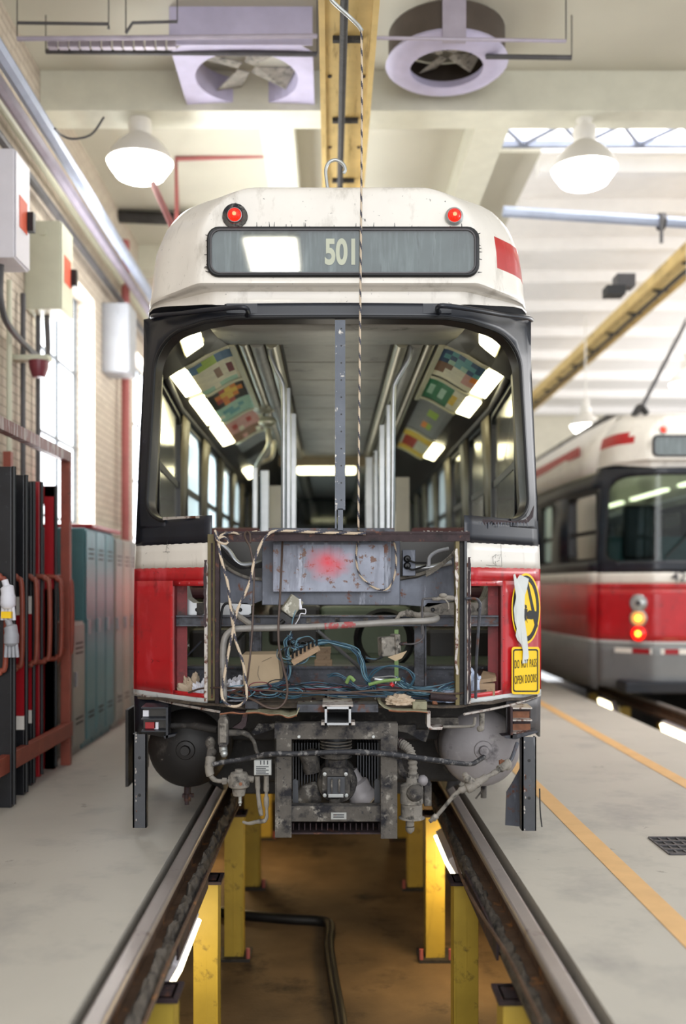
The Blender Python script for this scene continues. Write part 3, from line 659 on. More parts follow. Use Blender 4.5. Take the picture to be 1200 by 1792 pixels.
def ucurve():
    """inner edge and outer edge of the black window surround, left bottom -> over the top -> right bottom"""
    I = []; O = []
    def sec(cx, cz, r, a0, a1, n, oz):
        for k in range(n+1):
            a = a0+(a1-a0)*k/n; I.append((cx+r*math.cos(a), cz+r*math.sin(a)))
            s_ = 1/max(abs(math.cos(a)), abs(math.sin(a)))
            ox = -(Wc(cz)-abs(cx))*abs(math.cos(a))*s_*(1 if math.cos(a) < 0 else -1); z_ = cz+oz*abs(math.sin(a))*s_*(1 if math.sin(a) > 0 else -1)
            O.append([cx+ox, z_])
    r1, r2 = .13, .19
    sec(-(1.085-r1), 1.735+r1, r1, -math.pi/2, -math.pi, 8, r1+.035)
    for k in range(1, 6): t = k/6; z = (1.735+r1)+(2.775-r2-1.735-r1)*t; I.append((-(1.085+(1.04-1.085)*t), z)); O.append([-Wc(z), z])
    sec(-(1.04-r2), 2.775-r2, r2, math.pi, math.pi/2, 8, 2.85-(2.775-r2))
    n = 12; xa = 1.04-r2
    for k in range(1, n): x = -xa+2*xa*k/n; I.append((x, 2.775)); O.append([x, 2.85])
    m = len(I); left_n = m-(n-1)
    for k in range(left_n-1, -1, -1): I.append((-I[k][0], I[k][1])); O.append([-O[k][0], O[k][1]])
    return I, O
def build_shell(root, L, complete, wins, y_end):
    V = lambda x, y, z: L+Vector((x, y, z))
    # roof cap with route sign visor
    rows = []
    for ri, (zp, C_, yc, W_) in enumerate(CAP):
        row = []; lift = (.065, .028, .006)[ri] if ri < 3 else 0
        for u_, v_ in reversed(TH): row.append(V(-(C_+(W_-C_)*u_), yc+(.8-yc)*v_/.8, H0+zp+lift*min(1, u_*1.3)))
        for k in range(1, 12): x = -C_+2*C_*k/12; row.append(V(x, yc, H0+zp))
        for u_, v_ in TH: row.append(V((C_+(W_-C_)*u_), yc+(.8-yc)*v_/.8, H0+zp+lift*min(1, u_*1.3)))
        rows.append(row)
    b = MB(); b.grid(rows); cx = L.x
    for i, f in enumerate(b.f):
        c = sum((Vector(b.v[k]) for k in f), Vector())/len(f)
        if abs(c.x-cx) > .85 and H0+1.69 < c.z < H0+1.862 and (c.x > cx or complete): b.mi[i] = 1
    b.build('roof_cap', [m_white, m_red], root)
    r0 = rows[0]; b = MB(); b.grid([[p+Vector((0, .01, 0)) for p in r0], [Vector((p.x, max(p.y, L.y+fy(p.x-L.x, 2.85)+.03), p.z-.004)) for p in r0], [Vector((p.x, max(p.y, L.y+fy(p.x-L.x, 2.85)+.03), p.z-.05)) for p in r0]]); b.build('cap_soffit', m_navy, root)
    # roof behind
    sec0 = [(1.11, 2.88), (1.085, 3.1), (1.05, 3.24), (1.02, 3.33), (.97, 3.40), (.91, 3.48), (.84, 3.58), (.5, 3.61), (0, 3.62)]
    rows = []
    for y, k in ((.78, 1.0), (1.4, 1.045), (2.2, 1.09), (6, 1.09), (10, 1.09), (y_end, 1.09)):
        rows.append([V(-x*k, y, z) for x, z in sec0]+[V(x*k, y, z) for x, z in reversed(sec0[:-1])])
    b = MB(); b.grid(rows); o = b.build('roof_panel', m_white, root, solid=.02)
    if complete:
        b = MB(); b.box(L.x-.55, L.x+.55, L.y+2.4, L.y+8, 3.62, 3.82); b.build('roof_equipment_box', m_dust, root, bevel=.03)
        for s in (-1, 1):
            b = MB(); b.add([V(s*1.125, 1.5, 3.17), V(s*1.18, 8.5, 3.17), V(s*1.18, 8.5, 3.3), V(s*1.12, 1.5, 3.3)], [(0, 1, 2, 3)]); b.v = [(x+s*.03, y, z) for x, y, z in b.v]; b.build('roof_red_stripe', m_red, root, solid=.01)
    # black window surround
    I, O = ucurve(); rows = []
    for o_ in O:
        if o_[1] > 2.8: o_[1] += .06*min(1, max(0, (abs(o_[0])-.64)/.3))
    for k in range(5):
        t = k/4; rows.append([V(i[0]+(o_[0]-i[0])*t, fy(i[0]+(o_[0]-i[0])*t, i[1]+(o_[1]-i[1])*t), i[1]+(o_[1]-i[1])*t) for i, o_ in zip(I, O)])
    b = MB(); b.grid(rows); b.build('window_surround', m_navy, root, solid=.006)
    b = MB(); b.tube([V(i[0], fy(*i)-.004, i[1]) for i in I], .011, 8, False); b.build('window_gasket', m_rubber, root)
    b = MB(); rows = []
    for d, s_ in ((.0, 1), (.04, .985), (.09, .972)):
        rows.append([V(i[0]*s_, fy(*i)+d, i[1]-(.012*(d/.09) if i[1] > 2.5 else 0)) for i in I])
    b.grid(rows); b.build('window_reveal', m_bronze, root)
    if complete:
        rows = []
        for k in range(5):
            t = k/4; row = []
            for i in range(21):
                x = (-1.085+2.17*i/20)*(1-.04*t); z = 1.735+(2.775-1.735)*t; row.append(V(x, fy(x, z)+.02, z))
            rows.append(row)
        b = MB(); b.grid(rows); b.build('windscreen', m_gl_ws, root)
    # end face panels
    segs = [(-9.5, 9.5)] if complete else [(-9.5, -.665), (.665, 9.5)]
    for s0, s1 in segs:
        nx = 40 if complete else 10
        side = 'full' if complete else ('l' if s0 < 0 else 'r')
        def cut(a): return (s0, s1) if complete else ((s0, -a) if side == 'l' else (a, s1))
        pr = surfgrid(L, *cut(.665), 1.60, 1.745, nx, 3).build('belt_panel', m_navy, root, solid=.005)
        surfgrid(L, *cut(.68), 1.47, 1.602, nx, 3).build('white_band', m_white, root, solid=.005)
        rp = surfgrid(L, *cut(.705), 1.40, 1.472, nx, 2).build('red_panel', m_red, root, solid=.005)
        surfgrid(L, *cut(.90), .775, 1.40, nx, 8).build('red_panel', m_red, root, solid=.005)
        if not complete:
            xs = sorted((math.copysign(.705, s0 if side == 'l' else s1), math.copysign(.90, s0 if side == 'l' else s1)))
            surfgrid(L, xs[0], xs[1], .775, .80, 6, 1, off=-.001).build('red_panel', m_red, root, solid=.005)
            sg = -1 if side == 'l' else 1
            # folded flanges of the lamp cut-out
            b = MB(); y = fy(.9, 1)
            b.box(L.x+sg*.90-.004, L.x+sg*.90+.004, L.y+y, L.y+y+.09, .78, 1.40)
            b.add([V(sg*.90, y+.09, .78), V(sg*.84, y+.10, .78), V(sg*.84, y+.10, 1.40), V(sg*.90, y+.09, 1.40)], [(0, 1, 2, 3)]); b.build('cutout_flange', m_flange, root, solid=.003)
            b = MB(); q = [V(sg*x, fy(x, 1.4)-.004, 1.40) for x in (.705, .77, .84, .90)]; q2 = [p+Vector((0, .0, -.028)) for p in q]; b.grid([q, q2]); b.build('cutout_flange', m_red, root, solid=.008)
            for k in range(3):
                b = MB(); b.lathe([(.006, 0), (.005, -.004), (0, -.005)], V(sg*(.74+.06*k), fy(.74+.06*k, 1.4)-.008, 1.386), (0, 1, 0), n=8); b.build('rivet', m_doorred, root)
            for k in range(5):
                b = MB(); b.lathe([(.005, 0), (.004, -.004), (0, -.005)], V(sg*.91, fy(.91, 1.4)-.003, .84+.12*k), (0, 1, 0), n=8); b.build('rivet', m_doorred, root)
        surfgrid(L, *cut(.69), .738, .776, nx, 1, off=-.003).build('lower_strip', m_strip, root, solid=.008)
    # sides
    for s in (-1, 1):
        def sideskin(z0, z1, ya, yb, m, name, inner=0):
            n = max(1, int((yb-ya)/.4)); rows = []
            for z in (z0, (z0+z1)/2, z1): rows.append([V(s*(sidex(ya+(yb-ya)*k/n, z)-inner), ya+(yb-ya)*k/n, z) for k in range(n+1)])
            b = MB(); b.grid(rows); return b.build(name, m, root, solid=.012)
        sideskin(.16, .738, .55, y_end, m_strip if not complete else m_skirt2, 'side_skirt') if complete else sideskin(.50, .738, .56, y_end, m_skirt2, 'side_skirt')
        sideskin(.738, .776, .55, y_end, m_strip, 'lower_strip')
        sideskin(.776, 1.47, .55, y_end, m_red, 'side_panel'); sideskin(1.47, 1.61, .55, y_end, m_white, 'white_band'); sideskin(1.61, 1.75, .55, y_end, m_navy, 'belt_panel')
        sideskin(2.65, 2.86, .55, y_end, m_navy, 'window_header')
        yy = [.55]+[v for p_ in wins for v in p_]+[y_end]
        for k in range(0, len(yy), 2): sideskin(1.75, 2.65, yy[k], yy[k+1], m_navy, 'window_pillar')
        if not complete:
            sideskin(.90, 1.75, 1.0, y_end, m_inter, 'inner_wall_panel', .07); sideskin(2.65, 2.86, 1.0, y_end, m_interd, 'inner_header', .07)
            yy2 = [.6]+yy[1:]
            for k in range(0, len(yy2), 2): sideskin(1.75, 2.65, yy2[k]-.0, yy2[k+1], m_inter, 'inner_pillar', .07)
        for (a, c) in wins:
            xm = sidex((a+c)/2, 2.2)-.04
            def rr(ya, yb, za, zb, r):
                pts = []
                for (cy, cz, a0) in ((yb-r, zb-r, 0), (ya+r, zb-r, 90), (ya+r, za+r, 180), (yb-r, za+r, 270)):
                    for q in range(5): an = math.radians(a0+90*q/4); pts.append((cy+r*math.cos(an), cz+r*math.sin(an)))
                return pts
            po, pi_ = rr(a-.01, c+.01, 1.74, 2.66, .02), rr(a+.03, c-.03, 1.79, 2.62, .08)
            b = MB(); n = len(po)
            for xo in (-.035, .045):
                vs = [V(s*(sidex(p_[0], 2.2)-.04+xo), *p_) for p_ in po]+[V(s*(sidex(p_[0], 2.2)-.04+xo), *p_) for p_ in pi_]
                b.add(vs, [(k, (k+1) % n, n+(k+1) % n, n+k) for k in range(n)])
            vs = [V(s*(sidex(p_[0], 2.2)-.075), *p_) for p_ in pi_]+[V(s*(sidex(p_[0], 2.2)+.005), *p_) for p_ in pi_]
            b.add(vs, [(k, (k+1) % n, n+(k+1) % n, n+k) for k in range(n)])
            xa, xb = s*(sidex(a, 2.2)-.06), s*(sidex(c, 2.2)-.06)
            b.prism([V(xa, a+.03, 2.10), V(xb, c-.03, 2.10), V(xb, c-.03, 2.15), V(xa, a+.03, 2.15)], (s*.03, 0, 0))
            fo = b.build('side_window', m_rubber, root)
            b = MB(); b.add([V(s*(sidex(p_[0], 2.2)-.055), *p_) for p_ in pi_], [tuple(range(n))]); b.build('pane', m_gl_side, fo)
    b = MB(); b.box(L.x-1.1, L.x+1.1, L.y+y_end-.02, L.y+y_end, .5, 3.5); b.build('far_end_wall', m_inter, root)
m_flange = M('cutout_flange_paint', '7c2428', .6, 0, var=.25, vs=5, dirt=[('3a2422', .5, .68, 8), ('b04a4c', .58, .75, 6)])
# ---- shared end fittings
def sign_box(root, L, txt, m_txt, tsize, tx, x0=-.665, x1=.715, fog=True):
    V = lambda x, y, z: L+Vector((x, y, z))
    z0, z1, r = H0+1.602, H0+1.838, .05
    pts = []
    for (cx, cz, a0) in ((x1-r, z1-r, 0), (x0+r, z1-r, 90), (x0+r, z0+r, 180), (x1-r, z0+r, 270)):
        for q in range(6): an = math.radians(a0+18*q); pts.append((cx+r*math.cos(an), cz+r*math.sin(an)))
    b = MB(); b.prism([V(x, -.062, z) for x, z in pts], (0, .06, 0)); o = b.build('route_sign', m_signbg, root)
    b = MB(); b.tube([V(x, -.07, z) for x, z in pts+[pts[0], pts[1]]], .013, 8, False); b.build('sign_frame', m_rubber, o)
    b = MB(); b.tube([V(x*.985, -.082, z+(.006 if z < H0+1.7 else -.006)) for x, z in pts+[pts[0], pts[1]]], .005, 6, False); b.build('sign_trim', m_dkpipe, o)
    b = MB(); b.add([V(x, -.078, z) for x, z in pts], [tuple(range(len(pts)))]); b.build('sign_glass', m_gl_sign, o)
    if txt: text('route_number', txt, tsize, V(tx, -.066, H0+1.715), m_txt, o, sx=.66, bold=.006)
def marker(root, L, x, z, r, grimy):
    c = L+Vector((x, -.045, z)); b = MB()
    if grimy: b.lathe([(r*1.85, .03), (r*1.75, -.004), (r*1.2, -.012), (r*1.1, 0)], c, (0, 1, 0), n=18); o = b.build('marker_light', m_dust, root)
    else: b.lathe([(r*1.3, .03), (r*1.28, -.004), (r*1.1, -.01)], c, (0, 1, 0), n=24); o = b.build('marker_light', m_plate, root)
    b = MB(); b.lathe([(r*1.12, -.006), (r*1.05, -.018), (r*.95, -.02), (r*.85, -.012)], c, (0, 1, 0), n=24); b.build('bezel', m_alu, o)
    b = MB(); b.lathe([(r*.86, -.01), (r*.75, -.026), (r*.45, -.036), (0, -.04)], c, (0, 1, 0), n=24); b.build('red_lens', m_redlens, o)
    b = MB(); b.lathe([(r*.3, -.037), (r*.2, -.041), (0, -.042)], c, (0, 1, 0), n=12); b.build('bulb', m_redhot, o)
# ================================================================ the stripped streetcar
L1 = Vector((.04, 5.2, 0))
car = thing('streetcar', L1, 'red and white streetcar with its end stripped open above the pit', 'streetcar')
build_shell(car, L1, False, [(.85, 2.25), (2.6, 3.45), (3.9, 4.7), (5.15, 5.95), (6.4, 7.2), (7.65, 8.45), (8.9, 9.7), (10.15, 10.95)], 13.0)
sign_box(car, L1, '501', m_cream, .18, .018)
marker(car, L1, -.535, H0+1.915, .037, True); marker(car, L1, .60, H0+1.912, .037, False)
def rail_h(pts, name='grab_rail'):
    b = MB(); b.tube([P(*p) for p in pts], .013, 10); o = b.build(name, m_navy, car); return o
rail_h([(266, 556, 5.62), (272, 552, 5.52), (320, 548, 5.36), (380, 541, 5.18), (425, 538, 5.09), (434, 545, 5.15), (432, 552, 5.2)])
rail_h([(930, 560, 5.66), (922, 556, 5.52), (880, 551, 5.38), (830, 542, 5.2), (775, 535, 5.09), (765, 540, 5.15), (768, 547, 5.2)])
for a, c in ((396, 450), (740, 790)):
    b = MB(); b.pbox(a, c, 531, 548, 5.205, 5.22); b.build('rail_bracket_plate', m_navy, car)
# drip marks above the sign: short runs of black sealant
for k in range(46):
    if k < 30: x = 375+random.random()*450; y = 399+random.random()*3; l = random.choice((3, 5, 8, 11)); q = [P(x, y, 5.135), P(x+random.uniform(-1, 1), y-l, 5.135)]
    else:
        sd = random.choice((-1, 1)); y = 405+random.random()*75; x = 366 if sd < 0 else 836; q = [P(x, y, 5.13), P(x+sd*random.uniform(4, 9), y+random.uniform(-3, 3), 5.14)]
    b = MB(); b.tube(q, [.0034, .0014], 4, False); b.build('sealant_streak', m_rubber, car)
b = MB(); b.tube([P(575, 343, 5.4), P(571, 315, 5.4), P(570, 296, 5.4), P(576, 284, 5.4), P(588, 280, 5.4), P(600, 287, 5.4), P(604, 297, 5.4), P(601, 303, 5.4)], .009, 10); b.build('roof_hook', m_plate, car)
# centre mullion
b = MB(); b.pbox(587, 604, 560, 892, 5.2, 5.235); b.pbox(586, 589, 560, 925, 5.19, 5.25); b.pbox(591, 600, 890, 928, 5.2, 5.23)
o = b.build('window_mullion', M('scraped_mullion', '4a4f58', .4, .3, var=.2, dirt=[('b8b2a8', .6, .66, 22), ('c9d2d8', .66, .7, 40)]), car)
for k in range(11):
    b = MB(); b.lathe([(.0045, 0), (0, -.001)], P(597, 575+k*30, 5.199), (0, 1, 0), n=8); b.build('screw_hole', m_rubber, o)
b = MB(); b.pbox(470, 690, 924, 931, 5.22, 5.42); b.build('mullion_sill', m_steel, car, bevel=.002)
# ---- exposed frame of the end
b = MB(); b.pbox(374, 822, 930, 934, 5.19, 5.31); b.pbox(374, 822, 933, 947, 5.195, 5.20); b.build('cross_beam', m_rusty, car)
b = MB()
for k in range(60): b.cbox(P(380+k*7.4, 930+random.random()*2, 5.2+random.random()*.08), (.02*random.random()+.004, .012, .006*random.random()), (random.random(), 0, random.random()))
b.build('crossbeam_debris', m_scrape, car)
def post(pieces, name='corner_post'):
    o = None
    for (a, c, d, e, y0, y1, m) in pieces:
        b = MB(); b.pbox(a, c, d, e, y0, y1); q = b.build(name if o is None else 'post_strip', m, car if o is None else o, bevel=.002); o = o or q
    return o
post([(363, 376, 935, 1226, 5.225, 5.30, m_olive), (357, 363, 985, 1228, 5.20, 5.28, m_scrape), (376, 383, 938, 1235, 5.20, 5.27, m_rusty), (369, 372, 950, 1222, 5.215, 5.23, m_rusty)])
post([(797, 804, 936, 1238, 5.20, 5.27, m_olive), (804, 812, 934, 1238, 5.225, 5.30, m_dark), (812, 817, 930, 1234, 5.20, 5.28, m_navy), (817, 824, 985, 1232, 5.19, 5.28, m_scrape)])
def ragged_edge(x, y0, y1, Y, m, name, w_=5):
    pts = [(x-w_/2, y0)]; y = y0
    while y < y1: y += random.uniform(5, 12); pts.append((x-w_/2+random.uniform(-2, 1), min(y, y1)))
    while y > y0: y -= random.uniform(5, 12); pts.append((x+w_/2+random.uniform(-1, 2), max(y, y0)))
    b = MB(); b.poly(pts, Y, Y+.006); return b.build(name, m, car)
ragged_edge(359, 980, 1100, 5.196, m_rusty, 'torn_edge', 4); ragged_edge(821, 975, 1236, 5.186, m_rusty, 'torn_edge', 4)
ragged_edge(799, 960, 1180, 5.196, m_scrape, 'torn_edge', 3)
# torn top edges of the belt panels
def jag(pts, Y, m, name, dep=.006): b = MB(); b.poly(pts, Y, Y+dep); return b.build(name, m, car)
top = [(816, 906), (835, 907), (850, 909), (870, 910), (900, 912), (918, 909), (926, 902), (934, 885), (932, 905), (922, 916), (905, 915), (880, 914), (866, 918), (860, 912), (848, 918), (842, 912), (828, 914), (818, 925)]
b = MB(); n = len(top)
vs = [P(x, y, 5.2+fy((x-590)/325, 1.7)-.006) for x, y in top]; b.add(vs, [tuple(range(n))]); b.build('torn_rusty_edge', m_rusty, car, solid=.003)
for k in range(16):
    x = 838+k*5.6; l = random.uniform(4, 12); Yq = 5.2+fy((x-590)/325, 1.7)-.008
    b = MB(); b.tube([P(x, 914, Yq), P(x+random.uniform(-1, 1), 914+l, Yq)], [.004, .0012], 5, False); b.build('sealant_drip', m_galv, car)
b = MB(); b.add([P(x, y, 5.2+fy((x-590)/325, 1.7)-.005) for x, y in ((285, 905), (330, 903), (369, 902), (369, 944), (366, 944), (366, 907), (330, 907), (285, 910))], [tuple(range(8))]); b.build('torn_edge', m_scrape, car, solid=.003)
# pencil and marker marks on the white bands
def marks(lines, Yo, name='marker_scribble'):
    b = MB()
    for ln in lines:
        b.tube([P(x, y, 5.2+fy((x-590)/325, 1.5)-Yo) for x, y in ln], .0011, 4, False)
    return b.build(name, m_blk, car)
marks([[(876, 952), (878, 991), (850, 989)], [(862, 974), (863, 985), (868, 990), (866, 982)], [(862, 975), (868, 970), (866, 977)], [(870, 972), (876, 970), (873, 978)], [(869, 983), (874, 980)]], .006)
marks([[(293, 946), (290, 966), (285, 966), (297, 966)], [(291, 950), (295, 953), (291, 957), (295, 960)]], .006)
marks([[(268, 1000), (271, 1003), (268, 1005)], [(275, 1001), (278, 1003)], [(264, 1153), (268, 1156), (265, 1160)], [(274, 1156), (279, 1158)]], .006)
# stickers at the right
def spt(x, y, o_=.008): return P(x, y, 5.2+fy((x-590)/322, 1.2)-o_)
def sticker(pts, m, o_, name, par): b = MB(); b.add([spt(x, y, o_) for x, y in pts], [tuple(range(len(pts)))]); return b.build(name, m, par, solid=.0008)
def ell(cx, cy, rx, ry, n=40): return [(cx+rx*math.cos(2*math.pi*k/n), cy+ry*math.sin(2*math.pi*k/n)) for k in range(n)]
def ring(cx, cy, ro, ri, m, o_, name, par, n=40):
    b = MB(); a = [spt(x, y, o_) for x, y in ell(cx, cy, *ro, n)]; c = [spt(x, y, o_) for x, y in ell(cx, cy, *ri, n)]
    b.add(a+c, [(k, (k+1) % n, n+(k+1) % n, n+k) for k in range(n)]); return b.build(name, m, par, solid=.0008)
st = sticker(ell(920, 1065, 25, 62), m_yel, .007, 'warning_sticker', car)
ring(920, 1065, (23, 58), (18.5, 49), m_blk, .009, 'black_ring', st)
sticker([(920, 1018), (924, 1017), (941, 1095), (937, 1103)], m_blk, .0095, 'prohibition_bar', st)
sticker([(922, 1072), (926, 1068), (938, 1070), (939, 1082), (930, 1084), (922, 1083)], m_blk, .0095, 'car_symbol', st)
for ln in ([(918, 1058), (921, 1059), (922, 1064), (919, 1066)], [(917, 1065), (923, 1066), (921, 1082), (923, 1090), (920, 1084), (917, 1091), (917, 1080)], [(903, 1060), (908, 1062), (907, 1080), (904, 1090), (902, 1080)]):
    sticker(ln, m_blk, .0095, 'person_symbol', st)
def rrp(x0, y0, x1, y1, r, n=4):
    pts = []
    for (cx, cy, a0) in ((x1-r, y1-r, 0), (x0+r, y1-r, 90), (x0+r, y0+r, 180), (x1-r, y0+r, 270)):
        for q in range(n+1): an = math.radians(a0+90*q/n); pts.append((cx+r*math.cos(an), cy+r*math.sin(an)))
    return pts
st2 = sticker(rrp(895, 1132, 944, 1215, 5), m_yel, .007, 'warning_sticker', car)
a = [spt(x, y, .009) for x, y in rrp(897.5, 1136, 941.5, 1211, 4)]; c = [spt(x, y, .009) for x, y in rrp(899.5, 1138.5, 939.5, 1208.5, 3)]; n = len(a)
b = MB(); b.add(a+c, [(k, (k+1) % n, n+(k+1) % n, n+k) for k in range(n)]); b.build('border_line', m_blk, st2, solid=.0008)
for tx, yy_, (xa_, xb_) in (('DO NOT PASS', 1162, (900.5, 938.5)), ('OPEN DOORS', 1189, (900.5, 938.5))):
    p0, p1 = spt(xa_, yy_, .011), spt(xb_, yy_, .011); o = text('sticker_text', tx, .066, (p0+p1)/2, m_blk, st2, rot=(math.pi/2, 0, math.atan2(p1.y-p0.y, p1.x-p0.x)), depth=.0005, bold=0)
    wd = max(v.co.x for v in o.data.vertices)-min(v.co.x for v in o.data.vertices); o.scale = ((p1-p0).length/wd, 1, 1)
torn = [(898, 1006), (901, 1004), (904, 1014), (909, 1006), (913, 1007), (925, 1013), (922, 1030), (918, 1042), (917, 1080), (922, 1115), (926, 1160), (914, 1161), (915, 1140), (912, 1128), (905, 1120), (902, 1112), (904, 1100), (900, 1085), (898, 1070), (903, 1045), (900, 1025)]
b = MB(); nn = len(torn); b.add([spt(x, y, .014+.010*math.sin(i*1.7)) for i, (x, y) in enumerate(torn)], [tuple(range(nn))]); b.build('torn_paper', m_paper, st, solid=.001)
# ---- panel with the sprayed red spot
b = MB(); b.pbox(458, 700, 944, 1059, 5.47, 5.60); b.build('equipment_case', m_galv, car, bevel=.004)
cc = P(574, 985, 5.42)-L1
m_redspray = mat_spot('sheet_steel_red_spray', '7a7e8a', 'b82c38', (cc.x, cc.z), (.13, .10))
b = MB(); b.pbox(477, 684, 948, 1036, 5.40, 5.46); o = b.build('case_cover', m_redspray, car, bevel=.003)
b = MB(); b.pbox(478, 683, 949, 953, 5.398, 5.40); b.pbox(672, 683, 950, 1035, 5.397, 5.40); b.build('cover_lip', m_galv, o)
# curved wheel tub sheets each side
jag([(384, 965), (392, 985), (405, 1000), (425, 1010), (460, 1016), (460, 1050), (440, 1058), (384, 1055)], 5.62, m_galv, 'wheel_tub_sheet', .02)
jag([(700, 1016), (730, 1012), (760, 1000), (790, 978), (798, 965), (798, 1050), (750, 1062), (700, 1058)], 5.62, m_galv, 'wheel_tub_sheet', .02)
b = MB(); b.tube([P(384, 975, 5.58), P(400, 995, 5.58), P(430, 1010, 5.58), P(460, 1014, 5.58)], .009, 8); b.tube([P(700, 1012, 5.58), P(740, 1003, 5.58), P(775, 985, 5.58), P(798, 965, 5.58)], .009, 8); b.build('tub_edge_trim', m_duster, car)
jag([(384, 948), (458, 948), (458, 1016), (384, 1016)], 5.9, m_interd, 'inner_bulkhead', .02); jag([(700, 948), (800, 948), (800, 1016), (700, 1016)], 5.9, m_interd, 'inner_bulkhead', .02)
b = MB(); b.tube([P(385, 952, 5.55), P(400, 965, 5.55), P(420, 988, 5.55), P(460, 985, 5.6)], .016, 10); b.build('silver_conduit', m_alu, car)
b = MB(); b.tube([P(704, 993, 5.55), P(750, 993, 5.55), P(790, 984, 5.55)], .016, 10); b.build('silver_conduit', m_alu, car)
for k in range(4):
    b = MB(); b.tube([P(384, 955+k*3, 5.53), P(402, 975+k*3, 5.53), P(425, 992+k, 5.52), P(458, 993-k*3, 5.5)], .005, 6); b.build('black_cable', m_rubber, car)
b = MB(); b.pbox(704, 727, 962, 1008, 5.5, 5.56); o = b.build('switch_box', m_galv, car, bevel=.003)
b = MB()
for yy_ in (978, 990): b.lathe([(.02, .0), (.02, -.02), (.012, -.03), (0, -.03)], P(712, yy_, 5.5), (0, 1, 0), n=14)
b.tube([P(712, 978, 5.47), P(724, 984, 5.45), P(745, 985, 5.5)], .006, 6); b.tube([P(712, 992, 5.47), P(722, 997, 5.45), P(745, 990, 5.5)], .006, 6); b.build('cable_gland', m_rubber, o)
b = MB(); b.tube([P(750, 990, 5.5), P(752, 975, 5.5), P(765, 965, 5.5), P(785, 960, 5.5)], .010, 8); b.build('grey_hose', m_elecg, car)
for k in range(3):
    b = MB(); b.tube([P(745, 1000+4*k, 5.52), P(765, 990+3*k, 5.52), P(785, 975+2*k, 5.5), P(798, 960+2*k, 5.5)], .006, 6); b.build('black_cable', m_duster, car)
# seat base castings
jag([(308, 1078), (308, 1016), (318, 1018), (326, 1046), (338, 1055), (432, 1055), (439, 1060), (439, 1073), (432, 1078)], 5.62, m_alu, 'seat_base', .25)
jag([(344, 1055), (378, 1053), (378, 1060), (350, 1078), (344, 1078)], 5.60, m_dust, 'seat_base_bracket', .02)
jag([(742, 1080), (742, 1062), (748, 1055), (840, 1055), (852, 1045), (862, 1018), (876, 1018), (876, 1080)], 5.62, m_duster, 'seat_base', .25)
for x in (345, 420, 757, 838):
    b = MB(); b.lathe([(.012, -.004), (.008, .0), (0, 0)], P(x, 1067, 5.615), (0, 1, 0), n=12); b.build('bolt_hole', m_rubber, car)
# horizontal members
b = MB(); b.pbox(308, 872, 1077, 1080, 5.5, 5.6); b.pbox(308, 872, 1080, 1093, 5.53, 5.55); b.pbox(308, 872, 1093, 1096, 5.5, 5.6); o = b.build('upper_frame_channel', m_steel, car)
for x in (451, 520, 540, 590, 640, 692, 800):
    b = MB(); b.pbox(x-4, x+4, 1081, 1090, 5.52, 5.53); b.lathe([(.006, 0), (0, -.006)], P(x, 1085, 5.52), (0, 1, 0), n=8); b.build('bolt', m_dust, o)
b = MB(); b.pbox(318, 872, 1168, 1205, 5.86, 5.96); b.pbox(318, 872, 1166, 1170, 5.82, 5.96); b.build('lower_frame_channel', m_steel, car)
for a, c in ((436, 455), (725, 742)):
    b = MB(); b.pbox(a, c, 1096, 1200, 5.6, 5.63); b.pbox(c+1 if a > 600 else c-1, c+4 if a > 600 else c+2, 1096, 1200, 5.58, 5.66); b.build('frame_strut', m_steel, car)
for a, c in ((306, 320), (862, 874)):
    b = MB(); b.pbox(a, c, 1112, 1212, 5.6, 5.605); b.pbox(a, a+3, 1112, 1212, 5.56, 5.66); b.pbox(c-3, c, 1112, 1212, 5.56, 5.66); b.build('side_channel', m_dust, car)
b = MB(); b.tube([P(392, 1225, 5.12), P(390, 1150, 5.12), P(393, 1118, 5.12), P(405, 1104, 5.12), P(425, 1100, 5.12), P(520, 1098, 5.12), P(620, 1093, 5.12), P(700, 1088, 5.12), P(750, 1086, 5.14), P(764, 1082, 5.2), P(755, 1078, 5.3), P(735, 1076, 5.35)], .017, 12)
o = b.build('bent_bumper_pipe', M('grey_pipe_red_paint', '8a8783', .5, .2, var=.2, vs=8, dirt=[('4b4644', .6, .7, 15)]), car)
b = MB(); b.tube([P(568, 1096, 5.117), P(600, 1094, 5.117), P(622, 1093, 5.117)], .0175, 12); b.build('red_paint_patch', M('scuffed_red_paint', '9c4a4c', .6, 0, var=.1, dirt=[('8a8783', .5, .58, 30)]), o)
b = MB(); b.tube([P(692, 1086, 5.36), P(700, 1076, 5.36), P(712, 1073, 5.36), P(722, 1075, 5.34), P(740, 1078, 5.3)], [.010, .015, .020, .016, .014], 12); b.build('cable_gland', m_duster, car)
b = MB(); b.cyl(P(555, 1103, 5.5), P(640, 1178, 5.8), .011, n=12); b.build('silver_rod', m_alu, car)
b = MB(); b.tube([P(738, 1110, 5.15), P(739, 1055, 5.15), P(744, 1048, 5.16), P(760, 1047, 5.17), P(790, 1047, 5.18)], .006, 8); b.tube([P(738, 1083, 5.15), P(741, 1112, 5.15), P(735, 1122, 5.15), P(722, 1127, 5.15), P(706, 1127, 5.17)], .005, 8); b.build('brake_line', m_dkpipe, car)
b = MB(); b.tube([P(756, 1048, 5.17), P(765, 1048, 5.17), P(775, 1046, 5.17), P(795, 1047, 5.17)], [.009, .011, .014, .009], 10); b.sphere(P(775, 1042, 5.16), .018, sc_=(1.2, .8, .7)); b.tube([P(778, 1048, 5.16), P(784, 1056, 5.15), P(785, 1066, 5.15)], .004, 5); b.build('line_union', m_duster, car)
b = MB(); b.tube([P(816, 1048, 5.17), P(832, 1048, 5.16), P(839, 1055, 5.16), P(839, 1070, 5.16), P(833, 1160, 5.18), P(832, 1222, 5.22)], .008, 8); b.build('bent_rod', m_steel, car)
